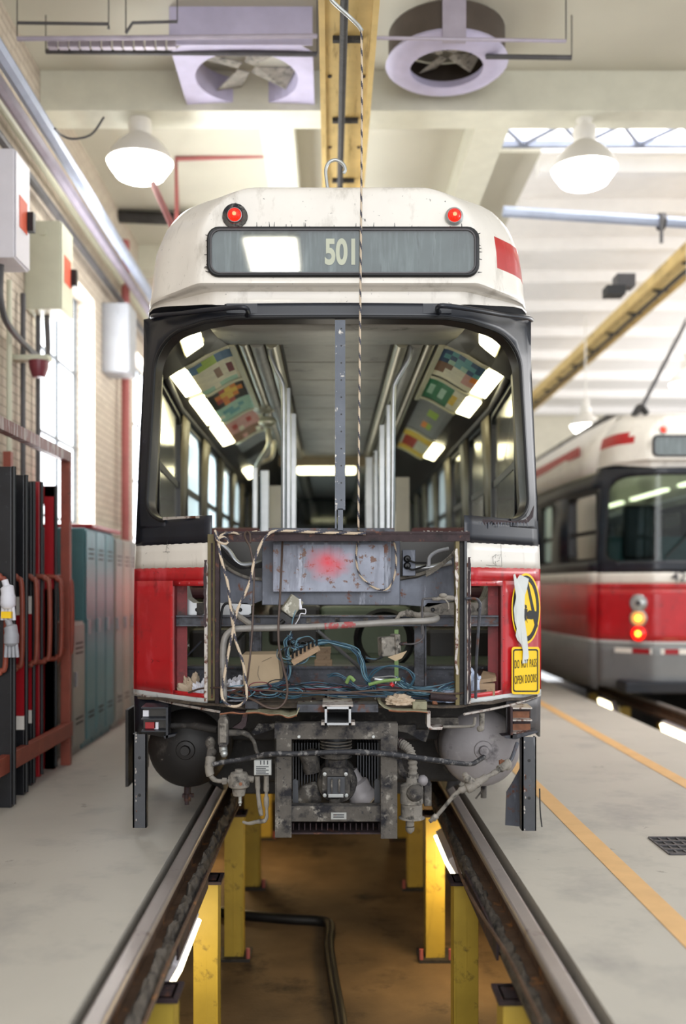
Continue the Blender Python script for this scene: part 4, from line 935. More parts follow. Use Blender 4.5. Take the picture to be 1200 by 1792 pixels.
b = MB(); b.tube([P(383, 1115, 5.3), P(388, 1070, 5.3), P(393, 1058, 5.3), P(400, 1056, 5.3), P(406, 1064, 5.3)], .007, 8); b.build('black_hose', m_rubber, car)
b = MB(); b.tube([P(403, 1062, 5.25), P(412, 1072, 5.25), P(420, 1080, 5.25), P(440, 1094, 5.25)], [.006, .013, .016, .006], 8); b.build('corroded_elbow', m_duster, car)
b = MB(); b.cyl(P(440, 1092, 5.65), P(415, 1120, 6.1), .01, n=8); b.cyl(P(325, 1150, 5.9), P(352, 1122, 5.9), .006, n=8); b.build('thin_brace', m_galv, car)
# interior visible low down
b = MB(); b.box(-1.1, 1.18, 5.98, 18, .86, .90); b.build('passenger_floor', M('floor_dark_green', '3e4a40', .6, 0, var=.3, vs=3), car)
b = MB(); b.lathe([(.17, 0), (.19, -.03), (.17, -.05), (.15, -.03), (.14, 0)], P(672, 1118, 6.15), (0, 1, 0), n=30); b.build('rubber_ring', m_rubber, car)
b = MB(); b.pbox(690, 697, 1102, 1192, 5.45, 5.47); b.build('green_taped_cable', m_green, car)
for (a, c, d, e, Yq, mm) in ((470, 560, 1060, 1130, 6.9, m_interd), (560, 720, 1062, 1150, 7.0, M('olive_seat', '5f6a55', .5, 0)), (330, 430, 1100, 1160, 6.6, m_interd), (745, 860, 1100, 1165, 6.7, m_interd)):
    b = MB(); b.pbox(a, c, d, e, Yq, Yq+.4); b.build('seat_pedestal', mm, car, bevel=.03)
# junction boxes on cables
from mathutils import Euler
o = MB(); o.cbox(P(511, 1060, 5.22), (.075, .06, .10), (.1, R(35), .2)); o = o.build('junction_box', M('painted_junction_box', '8d8a7c', .6, 0, var=.2, dirt=[('c8c6ba', .55, .6, 25), ('3c3a36', .6, .7, 18)]), car, bevel=.006)
b = MB(); b.cbox(P(500, 1081, 5.22), (.07, .05, .03), (0, R(35), 0)); b.tube([P(497, 1086, 5.22), P(488, 1094, 5.22), P(480, 1102, 5.22)], [.012, .007, .005], 8); b.build('cable_gland', m_rubber, o)
b = MB(); b.cyl(P(524, 1048, 5.2), P(526, 1066, 5.2), .008, n=8); b.tube([P(524, 1066, 5.18), P(534, 1066, 5.17), P(534, 1074, 5.17), P(526, 1074, 5.17), P(522, 1084, 5.18), P(512, 1100, 5.2), P(506, 1112, 5.22)], .0025, 5); b.build('cable_tag', m_rag, o)
o = MB(); o.cbox(P(676, 1131, 5.2), (.075, .07, .10), (0, R(-3), .3)); o.cbox(P(692, 1128, 5.21), (.03, .08, .11), (0, R(-3), .3)); o = o.build('junction_box', m_duster, car, bevel=.006)
b = MB(); b.cyl(P(698, 1127, 5.18), P(712, 1126, 5.18), .009, n=10); b.build('cable_gland', m_rusty, o)
jag([(678, 1150), (700, 1143), (712, 1139), (703, 1152), (692, 1157)], 5.17, m_card, 'loose_tag_board', .01)
# ---- deck
rows = []
for i in range(10):
    y = 5.16+.85*i/9; rows.append([(x_, y+(fy(x_-.04, 1) if abs(x_) > .6 else 0)*(1-i/9), .745+.02*mnoise.noise(Vector((x_*6, y*7, 2)))) for x_ in [-1.1+2.28*j/60 for j in range(61)]])
b = MB(); b.grid(rows, False); b.build('deck_plate', m_dirtdeck, car, solid=.012)
def torn_plate(pts, y0, y1, z, m, name, lab=None):
    fr = [P(a, bb, y0) for a, bb in pts]; b = MB()
    b.add([*fr]+[Vector((p.x, y1, p.z+.01)) for p in fr], [(k, k+1, len(fr)+k+1, len(fr)+k) for k in range(len(fr)-1)]); return b.build(name, m, car, solid=.006)
torn_plate([(430, 1247), (450, 1246), (470, 1250), (490, 1250), (505, 1254), (519, 1250), (523, 1240)], 5.06, 5.5, 0, m_deckgreen, 'torn_deck_plate')
torn_plate([(663, 1230), (672, 1238), (685, 1243), (705, 1244), (730, 1245), (748, 1246)], 5.08, 5.45, 0, m_deckgreen, 'torn_deck_plate')
for pts in ([(430, 1248), (450, 1247), (470, 1251), (490, 1251), (504, 1256), (519, 1252)], [(680, 1243), (700, 1245), (725, 1245), (748, 1247)], [(385, 1250), (405, 1247), (420, 1249), (432, 1248)]):
    b = MB(); b.tube([P(x, y, 5.055) for x, y in pts], [.005, .003, .006], 5); b.build('torn_orange_rim', m_torn, car)
b = MB(); b.pbox(519, 575, 1233, 1247, 5.1, 5.3); b.pbox(612, 662, 1233, 1247, 5.1, 5.3); b.build('drawbar_header', m_steel, car, bevel=.003)
b = MB(); b.pbox(430, 745, 1226, 1236, 5.25, 5.4); b.build('deck_crossmember', m_dirtdeck, car, bevel=.003)
for x in (583, 622): b = MB(); b.pbox(x-8, x+8, 1213, 1219, 5.3, 5.35); b.build('mounting_pad', m_dust, car, bevel=.003)
for a, c, d, e in ((428, 452, 1227, 1241), (722, 747, 1228, 1242)):
    b = MB(); b.pbox(a, c, d, e, 5.12, 5.2); b.build('small_bracket', m_deckgreen if a > 600 else m_steel, car, bevel=.003)
# drawbar square tube
b = MB(); Y0_, Y1_ = 4.98, 5.9
for (a, c, d, e) in ((568, 614, 1237, 1241), (568, 614, 1265, 1269), (568, 572, 1237, 1269), (610, 614, 1237, 1269)): b.pbox(a, c, d, e, Y0_, Y1_)
b.build('drawbar_tube', m_alu, car); b = MB(); b.pbox(569, 613, 1238, 1268, 5.4, 5.42); b.build('drawbar_inner', m_rubber, car)
b = MB(); b.pbox(564, 618, 1234, 1237, 5.0, 5.3); b.pbox(562, 568, 1264, 1269, 5.0, 5.1); b.pbox(614, 621, 1264, 1269, 5.0, 5.1); b.build('drawbar_collar', m_scrape, car)
b = MB(); b.box(-1.05, 1.12, 5.75, 18, .55, .72); b.build('underframe', m_dark, car)
# bogie under the end
bg = MB(); bg.box(-.74, .80, 6.15, 6.3, .16, .50); bg = bg.build('bogie_end_beam', m_dark, car, bevel=.02)
b = MB(); b.box(-.55, .61, 6.22, 6.26, .07, .54); b.build('splash_plate', m_dark, bg, bevel=.01)
for s in (-1, 1):
    b = MB(); b.box(.03+s*.66-.06, .03+s*.66+.06, 6.3, 8.7, .2, .48); b.build('bogie_side_frame', m_dark, car, bevel=.02)
    for y_ in (6.7, 8.5):
        b = MB(); b.lathe([(0, -.05), (.29, -.05), (.31, 0), (.33, .03), (.33, .05), (0, .05)], (.03+s*.78, y_, .335), (-s, 0, 0), n=32); b.build('wheel', m_dkst, car)
for y_ in (6.7, 8.5):
    b = MB(); b.cyl((-.72, y_, .335), (.78, y_, .335), .07, n=14); b.build('axle', m_dark, car)
b = MB(); b.cyl((-.35, 7.2, .38), (.41, 7.2, .38), .22, n=20); b.build('traction_motor', m_dark, car)
b = MB(); b.box(-.76, .82, 6.0, 6.1, .44, .72); b.build('rear_transom', m_dark, car, bevel=.01)
# lower lip flange of corner panels
b = MB(); b.tube([P(236, 1213, 5.74), P(290, 1228, 5.5), P(340, 1238, 5.3), P(384, 1246, 5.17)], .007, 6); b.build('lower_flange', m_scrape, car); b = MB(); b.tube([P(944, 1217, 5.74), P(900, 1232, 5.5), P(850, 1243, 5.3), P(812, 1250, 5.17)], .007, 6); b.build('lower_flange', m_scrape, car)
# ---- corner skirts and tail lamp frames
for sg in (-1, 1):
    surfgrid(L1, sg*.93, sg*9.5, .53, .738, 6, 3).build('corner_skirt', m_navy if sg < 0 else m_dkpipe, car, solid=.006)
def louver(x0, x1, ys_, Y, m, back):
    b = MB(); b.pbox(x0+4, x1-3, ys_[0], ys_[-1], Y+.05, Y+.07); o = b.build('tail_lamp_recess', back, car)
    for y in ys_:
        b = MB(); p, q = P(x0, y, Y), P(x1, y, Y)
        pts = [p, q, q+Vector((-.01, .09, .012)), p+Vector((.01, .09, .012))]; b.prism(pts, (0, 0, .008)); b.build('lamp_fin', m, o)
    return o
o = louver(247, 294, (1240, 1260, 1281), 5.42, m_navy, m_interd)
b = MB(); b.pbox(254, 272, 1264, 1275, 5.45, 5.47); b.build('red_reflector', m_doorred, o); b = MB(); b.pbox(250, 260, 1243, 1254, 5.45, 5.47); b.build('lamp_fragment', m_rag, o); b = MB(); b.pbox(270, 277, 1264, 1276, 5.45, 5.47); b.build('lamp_fragment', m_rag, o)
b = MB(); b.pbox(290, 294, 1238, 1292, 5.40, 5.5); b.build('recess_side', m_navy, o)
jag([(286, 1288), (308, 1284), (306, 1288), (288, 1293)], 5.4, m_navy, 'bent_bracket', .06)
o = louver(894, 931, (1241, 1262, 1284), 5.42, m_scrape, m_rusty)
b = MB(); b.pbox(896, 926, 1245, 1257, 5.46, 5.48); b.pbox(897, 928, 1267, 1279, 5.46, 5.48); b.build('lamp_wreck', m_torn, o)
b = MB(); b.pbox(893, 897, 1238, 1292, 5.40, 5.5); b.build('recess_side', m_rusty, o)
b = MB(); b.poly([(878, 1288), (900, 1286), (940, 1278), (941, 1282), (902, 1294), (885, 1292)], 5.4, 5.5); b.build('bent_bracket', m_steel, car)
def leg(x0, x1, y0, y1, Y, lab):
    b = MB(); b.pbox(x0, x0+3, y0, y1, Y, Y+.07); b.pbox(x0, x1, y0, y1, Y+.0, Y+.008); b.pbox(x1-2, x1, y0, y1, Y, Y+.05); o = b.build('corner_leg', m_dkst, car)
    for k in range(2): b = MB(); b.lathe([(.009, 0), (0, -.0008)], P((x0+x1)/2, y0+(y1-y0)*(.25+.4*k), Y-.0005), (0, 1, 0), n=12); b.build('bolt_hole', m_rubber, o)
    b = MB()
    for k in range(14): b.sphere(P(x0+4+random.random()*3, y0+(y1-y0)*random.random(), Y-.001), .0035, 6, sc_=(1, .4, 2))
    b.build('weld_spatter', m_scrape, o)
leg(232, 256, 1285, 1449, 5.42, ''); leg(913, 938, 1290, 1454, 5.38, '')
b = MB(); b.poly([(886, 1386), (895, 1372), (912, 1340), (913, 1447), (884, 1444)], 5.55, 5.56); b.build('folded_plate', m_galv, car)
b = MB(); b.box(P(225, 0, 6.3).x, P(230, 0, 6.3).x, 6.2, 6.9, .12, .6); b.build('side_flap', m_dark, car)
b = MB(); b.tube([P(944, 1380, 5.45), P(945, 1420, 5.45), P(948, 1447, 5.45)], .004, 5); b.build('hanging_wire', m_rubber, car)
# ---- air tanks
def tank(px, py, rp, Y, m, name='air_tank'):
    r = rp*Y/F; c = P(px, py, Y); b = MB(); c = c+Vector((0, .06, 0))
    b.lathe([(r, 1.3), (r, .0), (r*.97, -.03), (r*.86, -.065), (r*.65, -.095), (r*.35, -.115), (0, -.12)], c, (0, 1, 0), n=40); o = b.build(name, m, car)
    b = MB(); b.lathe([(r*1.005, .10), (r*1.03, .10), (r*1.03, .14), (r*1.005, .14)], c, (0, 1, 0), n=40); b.build('tank_strap', m_dark, o)
    b = MB(); b.lathe([(r*.26, -.108), (r*.22, -.125), (r*.13, -.128), (r*.11, -.15), (0, -.15)], c, (0, 1, 0), n=20); b.build('tank_port', m, o); return o
tank(327, 1310, 71, 5.72, m_tankb); tank(843, 1310, 70, 5.72, m_tankg)
b = MB(); b.cyl(P(328, 1364, 5.84), P(328, 1402, 5.84), .02, n=10); b.cbox(P(329, 1392, 5.84), (.065, .03, .02)); b.cyl(P(326, 1390, 5.82), P(327, 1408, 5.82), .013, n=10); b.build('drain_cock', m_rusty, car)
b = MB(); b.cyl(P(846, 1364, 5.84), P(846, 1396, 5.84), .018, n=10); b.cyl(P(843, 1384, 5.83), P(832, 1398, 5.83), .005, n=6); b.build('drain_cock', m_dust, car)
# hangers and pipes beneath
b = MB(); b.poly([(747, 1245), (753, 1245), (753, 1270), (757, 1273), (775, 1272), (773, 1277), (752, 1277), (747, 1271)], 5.12, 5.22); b.build('hook_bracket', m_scrape, car)
b = MB(); b.poly([(405, 1246), (433, 1246), (433, 1252), (430, 1270), (424, 1276), (406, 1274), (418, 1266), (422, 1262), (425, 1250), (405, 1250)], 5.12, 5.2); b.build('hook_bracket', m_rusty, car)
b = MB(); b.tube([P(775, 1272, 5.25), P(820, 1271, 5.25), P(829, 1268, 5.25), P(831, 1255, 5.25)], .008, 8); b.tube([P(843, 1248, 5.3), P(843, 1268, 5.3), P(842, 1274, 5.3), P(838, 1276, 5.28)], [.015, .014, .017, .010], 10); b.build('drain_pipe', m_duster, car)
b = MB(); b.pbox(752, 802, 1256, 1274, 5.4, 5.45); b.build('bracket_plate', m_dust, car)
b = MB(); b.poly([(695, 1270), (727, 1268), (728, 1277), (748, 1278), (752, 1262), (756, 1265), (745, 1298), (738, 1297), (712, 1282), (697, 1280)], 5.3, 5.34); b.build('frame_gusset', m_dust, car)
b = MB(); b.poly([(452, 1266), (483, 1266), (483, 1272), (478, 1276), (445, 1287), (440, 1282)], 5.3, 5.34); b.build('frame_gusset', m_dust, car)
b = MB(); b.tube([P(300, 1270, 5.5), P(340, 1270, 5.45), P(380, 1277, 5.4)], [.016, .022, .018], 10); b.build('air_pipe', m_dark, car)
# left valve capsule
pts = [(381, 1262), (384, 1255), (396, 1255), (399, 1262), (399, 1302), (396, 1308), (384, 1308), (381, 1302)]
b = MB(); b.poly(pts, 5.12, 5.2); b.cyl(P(390, 1248, 5.16), P(390, 1258, 5.16), .02, n=12); o = b.build('valve_body', m_dust, car, bevel=.008)
b = MB(); b.poly([(384, 1266), (396, 1266), (396, 1300), (384, 1300)], 5.11, 5.12); b.build('valve_cover', m_duster, o, bevel=.003)
b = MB(); b.cyl(P(390, 1306, 5.16), P(391, 1316, 5.16), .022, n=12); b.sphere(P(392, 1319, 5.14), .02); b.build('valve_plug', m_plate, o)
b = MB(); b.tube([P(399, 1283, 5.16), P(415, 1282, 5.16), P(430, 1284, 5.16), P(443, 1296, 5.16), P(449, 1315, 5.16), P(455, 1325, 5.16)], [.018, .014, .010, .010, .010], 10); b.build('valve_hose', m_dust, car)
b = MB(); b.tube([P(372, 1298, 5.3), P(368, 1315, 5.28), P(366, 1335, 5.25)], .018, 10); b.sphere(P(368, 1300, 5.3), .028, sc_=(1, .8, 1.3)); b.sphere(P(372, 1316, 5.28), .022); b.build('pipe_cluster', m_dust, car)
b = MB(); b.tube([P(368, 1325, 5.14), P(366, 1345, 5.12), P(369, 1358, 5.12), P(378, 1366, 5.12), P(392, 1367, 5.12), P(402, 1367, 5.12)], [.024, .022, .013, .011, .011, .014], 10); b.lathe([(.026, -.015), (.026, .015)], P(368, 1330, 5.14), n=10); b.cyl(P(389, 1367, 5.12), P(397, 1367, 5.12), .019, n=6); b.build('elbow_pipe', m_duster, car)
b = MB(); c = P(418, 1392, 5.12); b.lathe([(0, .0), (.030, .0), (.033, .012), (.036, .035), (.052, .045), (.056, .06), (.050, .10), (.042, .118), (.022, .122), (.020, .135), (0, .137)], c, n=22); b.cyl(P(400, 1366, 5.12), P(412, 1366, 5.12), .026, n=12); b.cyl(P(430, 1362, 5.12), P(444, 1364, 5.12), .018, n=10); b.build('air_filter', m_duster, car)
b = MB(); b.cyl(P(421, 1372, 5.06), P(421, 1372, 5.10), .009, n=8); b.build('copper_plug', m_torn, car)
b = MB(); b.cyl(P(420, 1392, 5.12), P(420, 1401, 5.12), .009, n=8); b.sphere(P(420, 1404, 5.12), .011); b.cyl(P(420, 1406, 5.12), P(420, 1410, 5.12), .006, n=8); b.build('filter_drain', m_plate, car)
b = MB(); b.pbox(444, 475, 1330, 1357, 5.08, 5.12); o = b.build('data_plate', m_plate, car, bevel=.003)
b = MB()
for k in range(5): b.pbox(448, 470-(k % 2)*5, 1341+k*3.1, 1342.6+k*3.1, 5.078, 5.08)
for k in range(3): b.pbox(455+6*k, 457+6*k, 1331, 1338, 5.078, 5.08)
b.build('engraved_lines', m_dkst, o)
b = MB(); b.tube([P(450, 1358, 5.12), P(452, 1395, 5.12), P(457, 1427, 5.12)], [.014, .011, .012, .011], 10); b.tube([P(466, 1357, 5.12), P(466, 1380, 5.12), P(466, 1400, 5.12), P(467, 1430, 5.12)], [.014, .015, .009, .014, .008, .009], 10)
b.tube([P(467, 1428, 5.12), P(463, 1436, 5.12), P(450, 1438, 5.12), P(435, 1441, 5.12), P(424, 1438, 5.12)], [.010, .012, .010, .008, .004], 8); b.build('brake_hose', m_duster, car)
b = MB(); b.tube([P(372, 1338, 5.1), P(390, 1334, 5.1), P(430, 1328, 5.08), P(470, 1320, 5.0), P(530, 1319, 4.99), P(600, 1316, 4.99), P(660, 1318, 4.99), P(720, 1325, 5.05), P(780, 1333, 5.15), P(822, 1337, 5.3), P(835, 1332, 5.4), P(846, 1325, 5.5)], [.013, .014, .015, .013, .014], 10)
b.build('cross_pipe', M('pipe_black_peeling', '25262b', .6, 0, var=.3, dirt=[('6f6d6c', .52, .6, 30)], bump=.5), car)
# ---- compressor frame
m_fr = m_dust
o = MB(); o.pbox(480, 696, 1266, 1294, 5.06, 5.14); fr = o.build('compressor_frame', m_fr, car, bevel=.003)
for (a, c, d, e) in ((481, 510, 1292, 1466), (666, 695, 1292, 1468)):
    b = MB(); b.pbox(a, c, d, e, 5.05, 5.06); b.pbox(a, a+3, d, e, 5.05, 5.16) if a < 500 else b.pbox(c-3, c, d, e, 5.05, 5.16); b.build('frame_leg', m_fr, fr, bevel=.002)
b = MB(); b.pbox(508, 668, 1411, 1438, 5.07, 5.15); b.build('frame_bottom_bar', m_fr, fr, bevel=.003)
b = MB(); b.pbox(505, 670, 1457, 1460, 5.1, 5.5); b.build('grille_tray', m_rusty, fr)
for k in range(16): b = MB(); b.pbox(512+k*10, 514+k*10, 1441, 1457, 5.15, 5.45); b.build('grille_slat', m_rusty, fr)
b = MB(); b.pbox(579, 606, 1422, 1434, 5.065, 5.07); q = b.build('name_plate', m_plate, fr); b = MB(); b.pbox(583, 602, 1425, 1427, 5.063, 5.065); b.pbox(583, 602, 1429, 1431, 5.063, 5.065); b.build('engraved_lines', m_dkst, q)
for x, y in ((523, 1289), (653, 1289)): b = MB(); b.lathe([(.009, 0), (.008, -.008), (0, -.008)], P(x, y, 5.06), (0, 1, 0), n=6); b.build('hex_bolt', m_plate, fr)
for (a, c) in ((512, 560), (625, 665)):
    b = MB()
    x = a
    while x < c: b.pbox(x, x+2, 1300, 1380, 5.45, 5.7); x += 5
    b.build('radiator_core', m_dkst, fr)
b = MB(); b.pbox(505, 672, 1296, 1440, 5.72, 5.75); b.build('back_plate', m_dark, fr)
cp = MB(); c = P(590, 1370, 5.3)
cp.lathe([(.105, .25), (.108, .0), (.10, -.03), (.075, -.045)], c, (0, 1, 0), n=28); comp = cp.build('air_compressor', m_dust, car)
b = MB(); b.cbox(P(588, 1368, 5.22), (.15, .03, .15)); b.build('crankcase_cover', m_dust, comp, bevel=.02)
for (x, y) in ((568, 1354), (605, 1354), (568, 1391), (606, 1391)): b = MB(); b.lathe([(.010, 0), (.010, -.015), (0, -.016)], P(x, y, 5.2), (0, 1, 0), n=10); b.build('hex_bolt', m_plate, comp)
b = MB(); b.pbox(572, 604, 1360, 1392, 5.17, 5.21); b.build('access_cover', m_dkst, comp, bevel=.004)
for x in (579, 592): b = MB(); b.pbox(x, x+3, 1364, 1388, 5.15, 5.17); b.build('cover_rib', m_dust, comp)
b = MB(); b.pbox(574, 601, 1390, 1396, 5.16, 5.2); b.build('lower_lip', m_plate, comp, bevel=.002)
b = MB(); b.lathe([(.055, 0), (.05, .05), (.07, .06), (.07, .075), (.055, .08)], P(589, 1345, 5.3), n=24); b.build('neck_flange', m_dust, comp)
for k in range(6): b = MB(); b.lathe([(.0, -.003), (.085, -.003), (.085, .003), (0, .003)], P(588, 1296+k*5.5, 5.32), n=24); b.build('cooling_fin', m_duster if k < 3 else m_dust, comp)
b = MB(); b.lathe([(.06, -.2), (.06, .12)], P(588, 1318, 5.32), n=20); b.build('cylinder_barrel', m_dkst, comp)
b = MB(); b.lathe([(.045, -.0), (.05, .08), (.055, .1), (.05, .12)], P(547, 1352, 5.35), (-.2, 0, 1), n=18); b.build('intake_filter', m_dust, comp)
b = MB(); b.tube([P(610, 1352, 5.35), P(622, 1372, 5.35), P(632, 1392, 5.35), P(645, 1405, 5.35)], [.05, .07, .075, .06], 16); b.build('motor_end', m_tankg, comp)
b = MB(); b.tube([P(512, 1402, 5.35), P(535, 1392, 5.35), P(560, 1385, 5.35)], [.05, .06, .05], 14); b.build('dusty_housing', m_dust, comp)
b = MB(); b.cyl(P(586, 1396, 5.25), P(586, 1412, 5.25), .03, n=16); b.build('pedestal', m_dust, comp)
for a in (512, 655): b = MB(); b.poly([(a, 1366), (a+4, 1363), (a+9, 1366), (a+10, 1410), (a, 1410)], 5.2, 5.21); b.lathe([(.010, 0), (0, -.001)], P(a+5, 1372, 5.199), (0, 1, 0), n=10); b.build('mount_lug', m_dkst, comp)
# right side air dryer
def corr(path, r, n=60):
    rr_ = [r*(1.0+.16*math.sin(i*math.pi*.5*1.0)) for i in range(n)]; return rr_
b = MB(); cp_ = catmull([P(697, 1300, 5.2), P(705, 1303, 5.18), P(716, 1312, 5.16), P(721, 1330, 5.15), P(722, 1362, 5.15)], 14)
b.tube(cp_, [(.026 if i % 4 < 2 else .021) for i in range(len(cp_))], 14, False); o = b.build('corrugated_hose', m_duster, car)
b = MB(); b.lathe([(.032, -.012), (.032, .012)], P(699, 1301, 5.2), (1, 0, -.3), n=16); b.build('hose_clamp', m_rusty, o); b = MB(); b.lathe([(.03, -.01), (.03, .012)], P(722, 1358, 5.15), n=16); b.build('hose_clamp', m_dust, o)
b = MB(); b.tube([P(696, 1330, 5.25), P(702, 1350, 5.23), P(712, 1358, 5.2)], .02, 12); b.build('elbow_hose', m_dust, car)
b = MB(); c = P(720, 1432, 5.14); b.lathe([(0, 0), (.068, 0), (.068, .006), (.055, .01), (.055, .075), (.06, .08), (.06, .15), (.058, .17), (.03, .185), (.026, .21), (0, .21)], c, n=28); o = b.build('air_dryer', m_duster, car)
b = MB(); b.sphere(P(726, 1388, 5.08), .044, 20, sc_=(1, .7, 1)); b.build('dryer_cap', m_dust, o)
b = MB(); b.cyl(P(717, 1432, 5.14), P(717, 1445, 5.14), .022, n=14); b.lathe([(.024, 0), (.022, -.02), (.008, -.034), (0, -.036)], P(717, 1447, 5.14), n=14); b.build('purge_valve', m_duster, o)
b = MB(); b.pbox(742, 755, 1370, 1411, 5.2, 5.3); b.build('dryer_bracket', m_dust, car, bevel=.004)
b = MB(); b.sphere(P(739, 1366, 5.2), .03, sc_=(1, 1, 1)); b.build('small_dome', m_tankg, car)
b = MB(); b.tube([P(905, 1300, 5.3), P(896, 1325, 5.25), P(888, 1340, 5.2)], .010, 8); b.build('air_pipe', m_steel, car)
b = MB(); b.tube([P(888, 1337, 5.1), P(873, 1347, 5.07), P(860, 1355, 5.04), P(848, 1361, 5.02)], [.020, .014, .011, .013], 12); b.sphere(P(888, 1338, 5.1), .022, sc_=(1, .8, 1.4)); b.cyl(P(872, 1346, 5.07), P(882, 1341, 5.09), .018, n=10)
b.tube([P(850, 1360, 5.02), P(838, 1368, 5.0), P(826, 1375, 5.0), P(815, 1380, 5.0)], [.018, .024, .028, .022], 12); b.tube([P(828, 1372, 5.0), P(818, 1362, 4.99), P(811, 1353, 4.98)], [.022, .019, .014, .006], 12); b.sphere(P(817, 1363, 4.98), .02)
b.tube([P(815, 1379, 5.0), P(803, 1385, 5.0), P(790, 1397, 5.0), P(775, 1415, 5.0), P(762, 1430, 5.0)], [.018, .012, .010, .010, .010], 10); b.cyl(P(764, 1427, 5.0), P(757, 1434, 5.0), .016, n=6); b.cyl(P(757, 1434, 5.0), P(751, 1438, 5.0), .011, n=8); b.build('hanging_air_hose', m_duster, car)
b = MB(); b.cyl(P(876, 1330, 5.15), P(884, 1338, 5.15), .008, n=8); b.cbox(P(879, 1334, 5.13), (.035, .02, .02)); b.build('hose_fitting', m_torn, car)
# ---- interior of the stripped streetcar
def lx(s, a): return .04+s*a
Z = lambda zp: H0+zp
b = MB(); rows = [[(lx(1, -.70+1.4*j/8), y, Z(z)) for j in range(9)] for y, z in ((5.33, 1.405), (5.6, 1.43), (6.17, 1.50))]; b.grid(rows); b.build('rear_soffit', m_ceilp, car, solid=.01)
def blocks(card, s, y0, y1, cols):
    pass
COVE = [(.945, 1.365), (.90, 1.385), (.86, 1.41), (.82, 1.435), (.78, 1.46), (.74, 1.48), (.70, 1.495), (.675, 1.50)]
def cove_card(s, y0, y1, mats, pattern, name='advert_card'):
    """a card bent into the cove; pattern = rows (along y) of material indices across the cove"""
    ny = len(pattern); b = MB(); n = len(COVE)
    for i in range(ny):
        ya, yb = y0+(y1-y0)*i/ny, y0+(y1-y0)*(i+1)/ny
        for j in range(n-1):
            k = pattern[i][min(len(pattern[i])-1, j*len(pattern[i])//(n-1))]
            q = [(lx(s, COVE[j][0]), ya, Z(COVE[j][1])), (lx(s, COVE[j+1][0]), ya, Z(COVE[j+1][1])), (lx(s, COVE[j+1][0]), yb, Z(COVE[j+1][1])), (lx(s, COVE[j][0]), yb, Z(COVE[j][1]))]
            b.add(q, [(0, 1, 2, 3)], False, k)
    return b.build(name, mats, car)
ac = {k: M('advert_'+k, v, .4, 0, var=.1, vs=12) for k, v in dict(cream='e8e0c0', blue='5d7f9c', lime='a6c23a', maroon='7a3038', black='26241f', orange='e8862a', yellow='f0c84a', mint='a9cdb0', teal='5fa3a0', brown='8a6448', pink='d8a090', green='1f7a4c', red='c03a28', grey='8d8c86', navy='2f4f70').items()}
def A(*n): return [ac[x] for x in n]
cove_card(-1, 6.25, 6.5, A('blue', 'lime', 'cream'), [[0, 0, 1, 1, 0, 0, 0], [0, 1, 1, 1, 0, 0, 0]])
cove_card(-1, 6.5, 7.15, A('cream', 'brown', 'maroon', 'mint'), [[0]*7, [0, 0, 0, 1, 0, 2, 0], [0, 0, 0, 1, 0, 2, 0], [0]*7, [3, 3, 0, 3, 3, 3, 0]])
cove_card(-1, 7.22, 7.8, A('black', 'orange', 'yellow', 'red'), [[0, 0, 3, 2, 1, 0, 0], [0, 1, 2, 2, 2, 1, 0], [0, 3, 1, 2, 1, 0, 0], [0, 0, 1, 3, 0, 0, 0]])
cove_card(-1, 7.8, 8.35, A('mint', 'teal', 'cream'), [[0]*7, [0, 1, 1, 0, 1, 0, 0], [2, 0, 1, 1, 0, 0, 0], [0]*7])
cove_card(-1, 8.45, 9.5, A('brown', 'pink', 'cream', 'red'), [[1]*7, [1, 3, 1, 1, 3, 1, 1], [1, 1, 2, 1, 1, 1, 1], [0]*7, [0, 0, 1, 0, 0, 2, 0]])
cove_card(-1, 9.6, 11.4, A('grey', 'black'), [[0]*7, [1]*7, [0]*7])
cove_card(1, 6.28, 6.62, A('navy', 'teal', 'mint'), [[0, 0, 1, 0, 1, 0, 0], [0, 1, 1, 1, 0, 1, 0], [1, 0, 2, 1, 2, 0, 0]])
cove_card(1, 6.62, 7.05, A('cream', 'brown', 'orange', 'pink'), [[2, 3, 0, 0, 1, 1, 1], [3, 3, 0, 0, 0, 1, 1], [0, 0, 0, 0, 0, 0, 0]])
cove_card(1, 7.18, 7.85, A('cream', 'green', 'mint', 'yellow'), [[0, 0, 1, 1, 1, 1, 1], [0, 3, 1, 2, 1, 2, 1], [0, 3, 1, 2, 1, 2, 1], [0, 0, 1, 1, 1, 1, 1]])
cove_card(1, 7.95, 9.35, A('grey', 'lime', 'orange'), [[0]*7, [0, 0, 1, 1, 0, 0, 0], [0]*7, [0, 0, 1, 2, 0, 0, 0], [0]*7])
cove_card(1, 9.5, 10.7, A('cream', 'red', 'yellow'), [[2]*7, [0, 0, 0, 1, 1, 1, 0], [0, 0, 0, 1, 1, 1, 0], [2]*7])
for s, ys_ in ((-1, (6.22, 7.185, 8.4, 9.55)), (1, (6.22, 7.115, 7.9, 9.42, 10.72))):
    for y in ys_:
        b = MB(); rows = [[(lx(s, a), yy_, Z(c)-.006) for a, c in COVE] for yy_ in (y-.03, y+.03)]; b.grid(rows); b.build('advert_frame_rib', m_lampoff, car, solid=.01)
def strip(s, y0, y1, lit=True, mat=None):
    q = [(lx(s, 1.055), y0+.07, Z(1.318)), (lx(s, .945), y0+.07, Z(1.358)), (lx(s, .945), y1-.07, Z(1.358)), (lx(s, 1.055), y1-.07, Z(1.318))]
    b = MB(); b.prism(q, (0, 0, .02)); b.build('ceiling_lamp_strip', (mat or m_lamp) if lit else m_lampoff, car, bevel=.006)
for y0, y1 in ((6.22, 7.05), (7.09, 8.28), (8.32, 9.5)): strip(-1, y0, y1)
strip(-1, 11.4, 12.4)
for y0, y1 in ((6.22, 7.1), (7.14, 7.9)): strip(1, y0, y1)
strip(1, 9.5, 10.6)
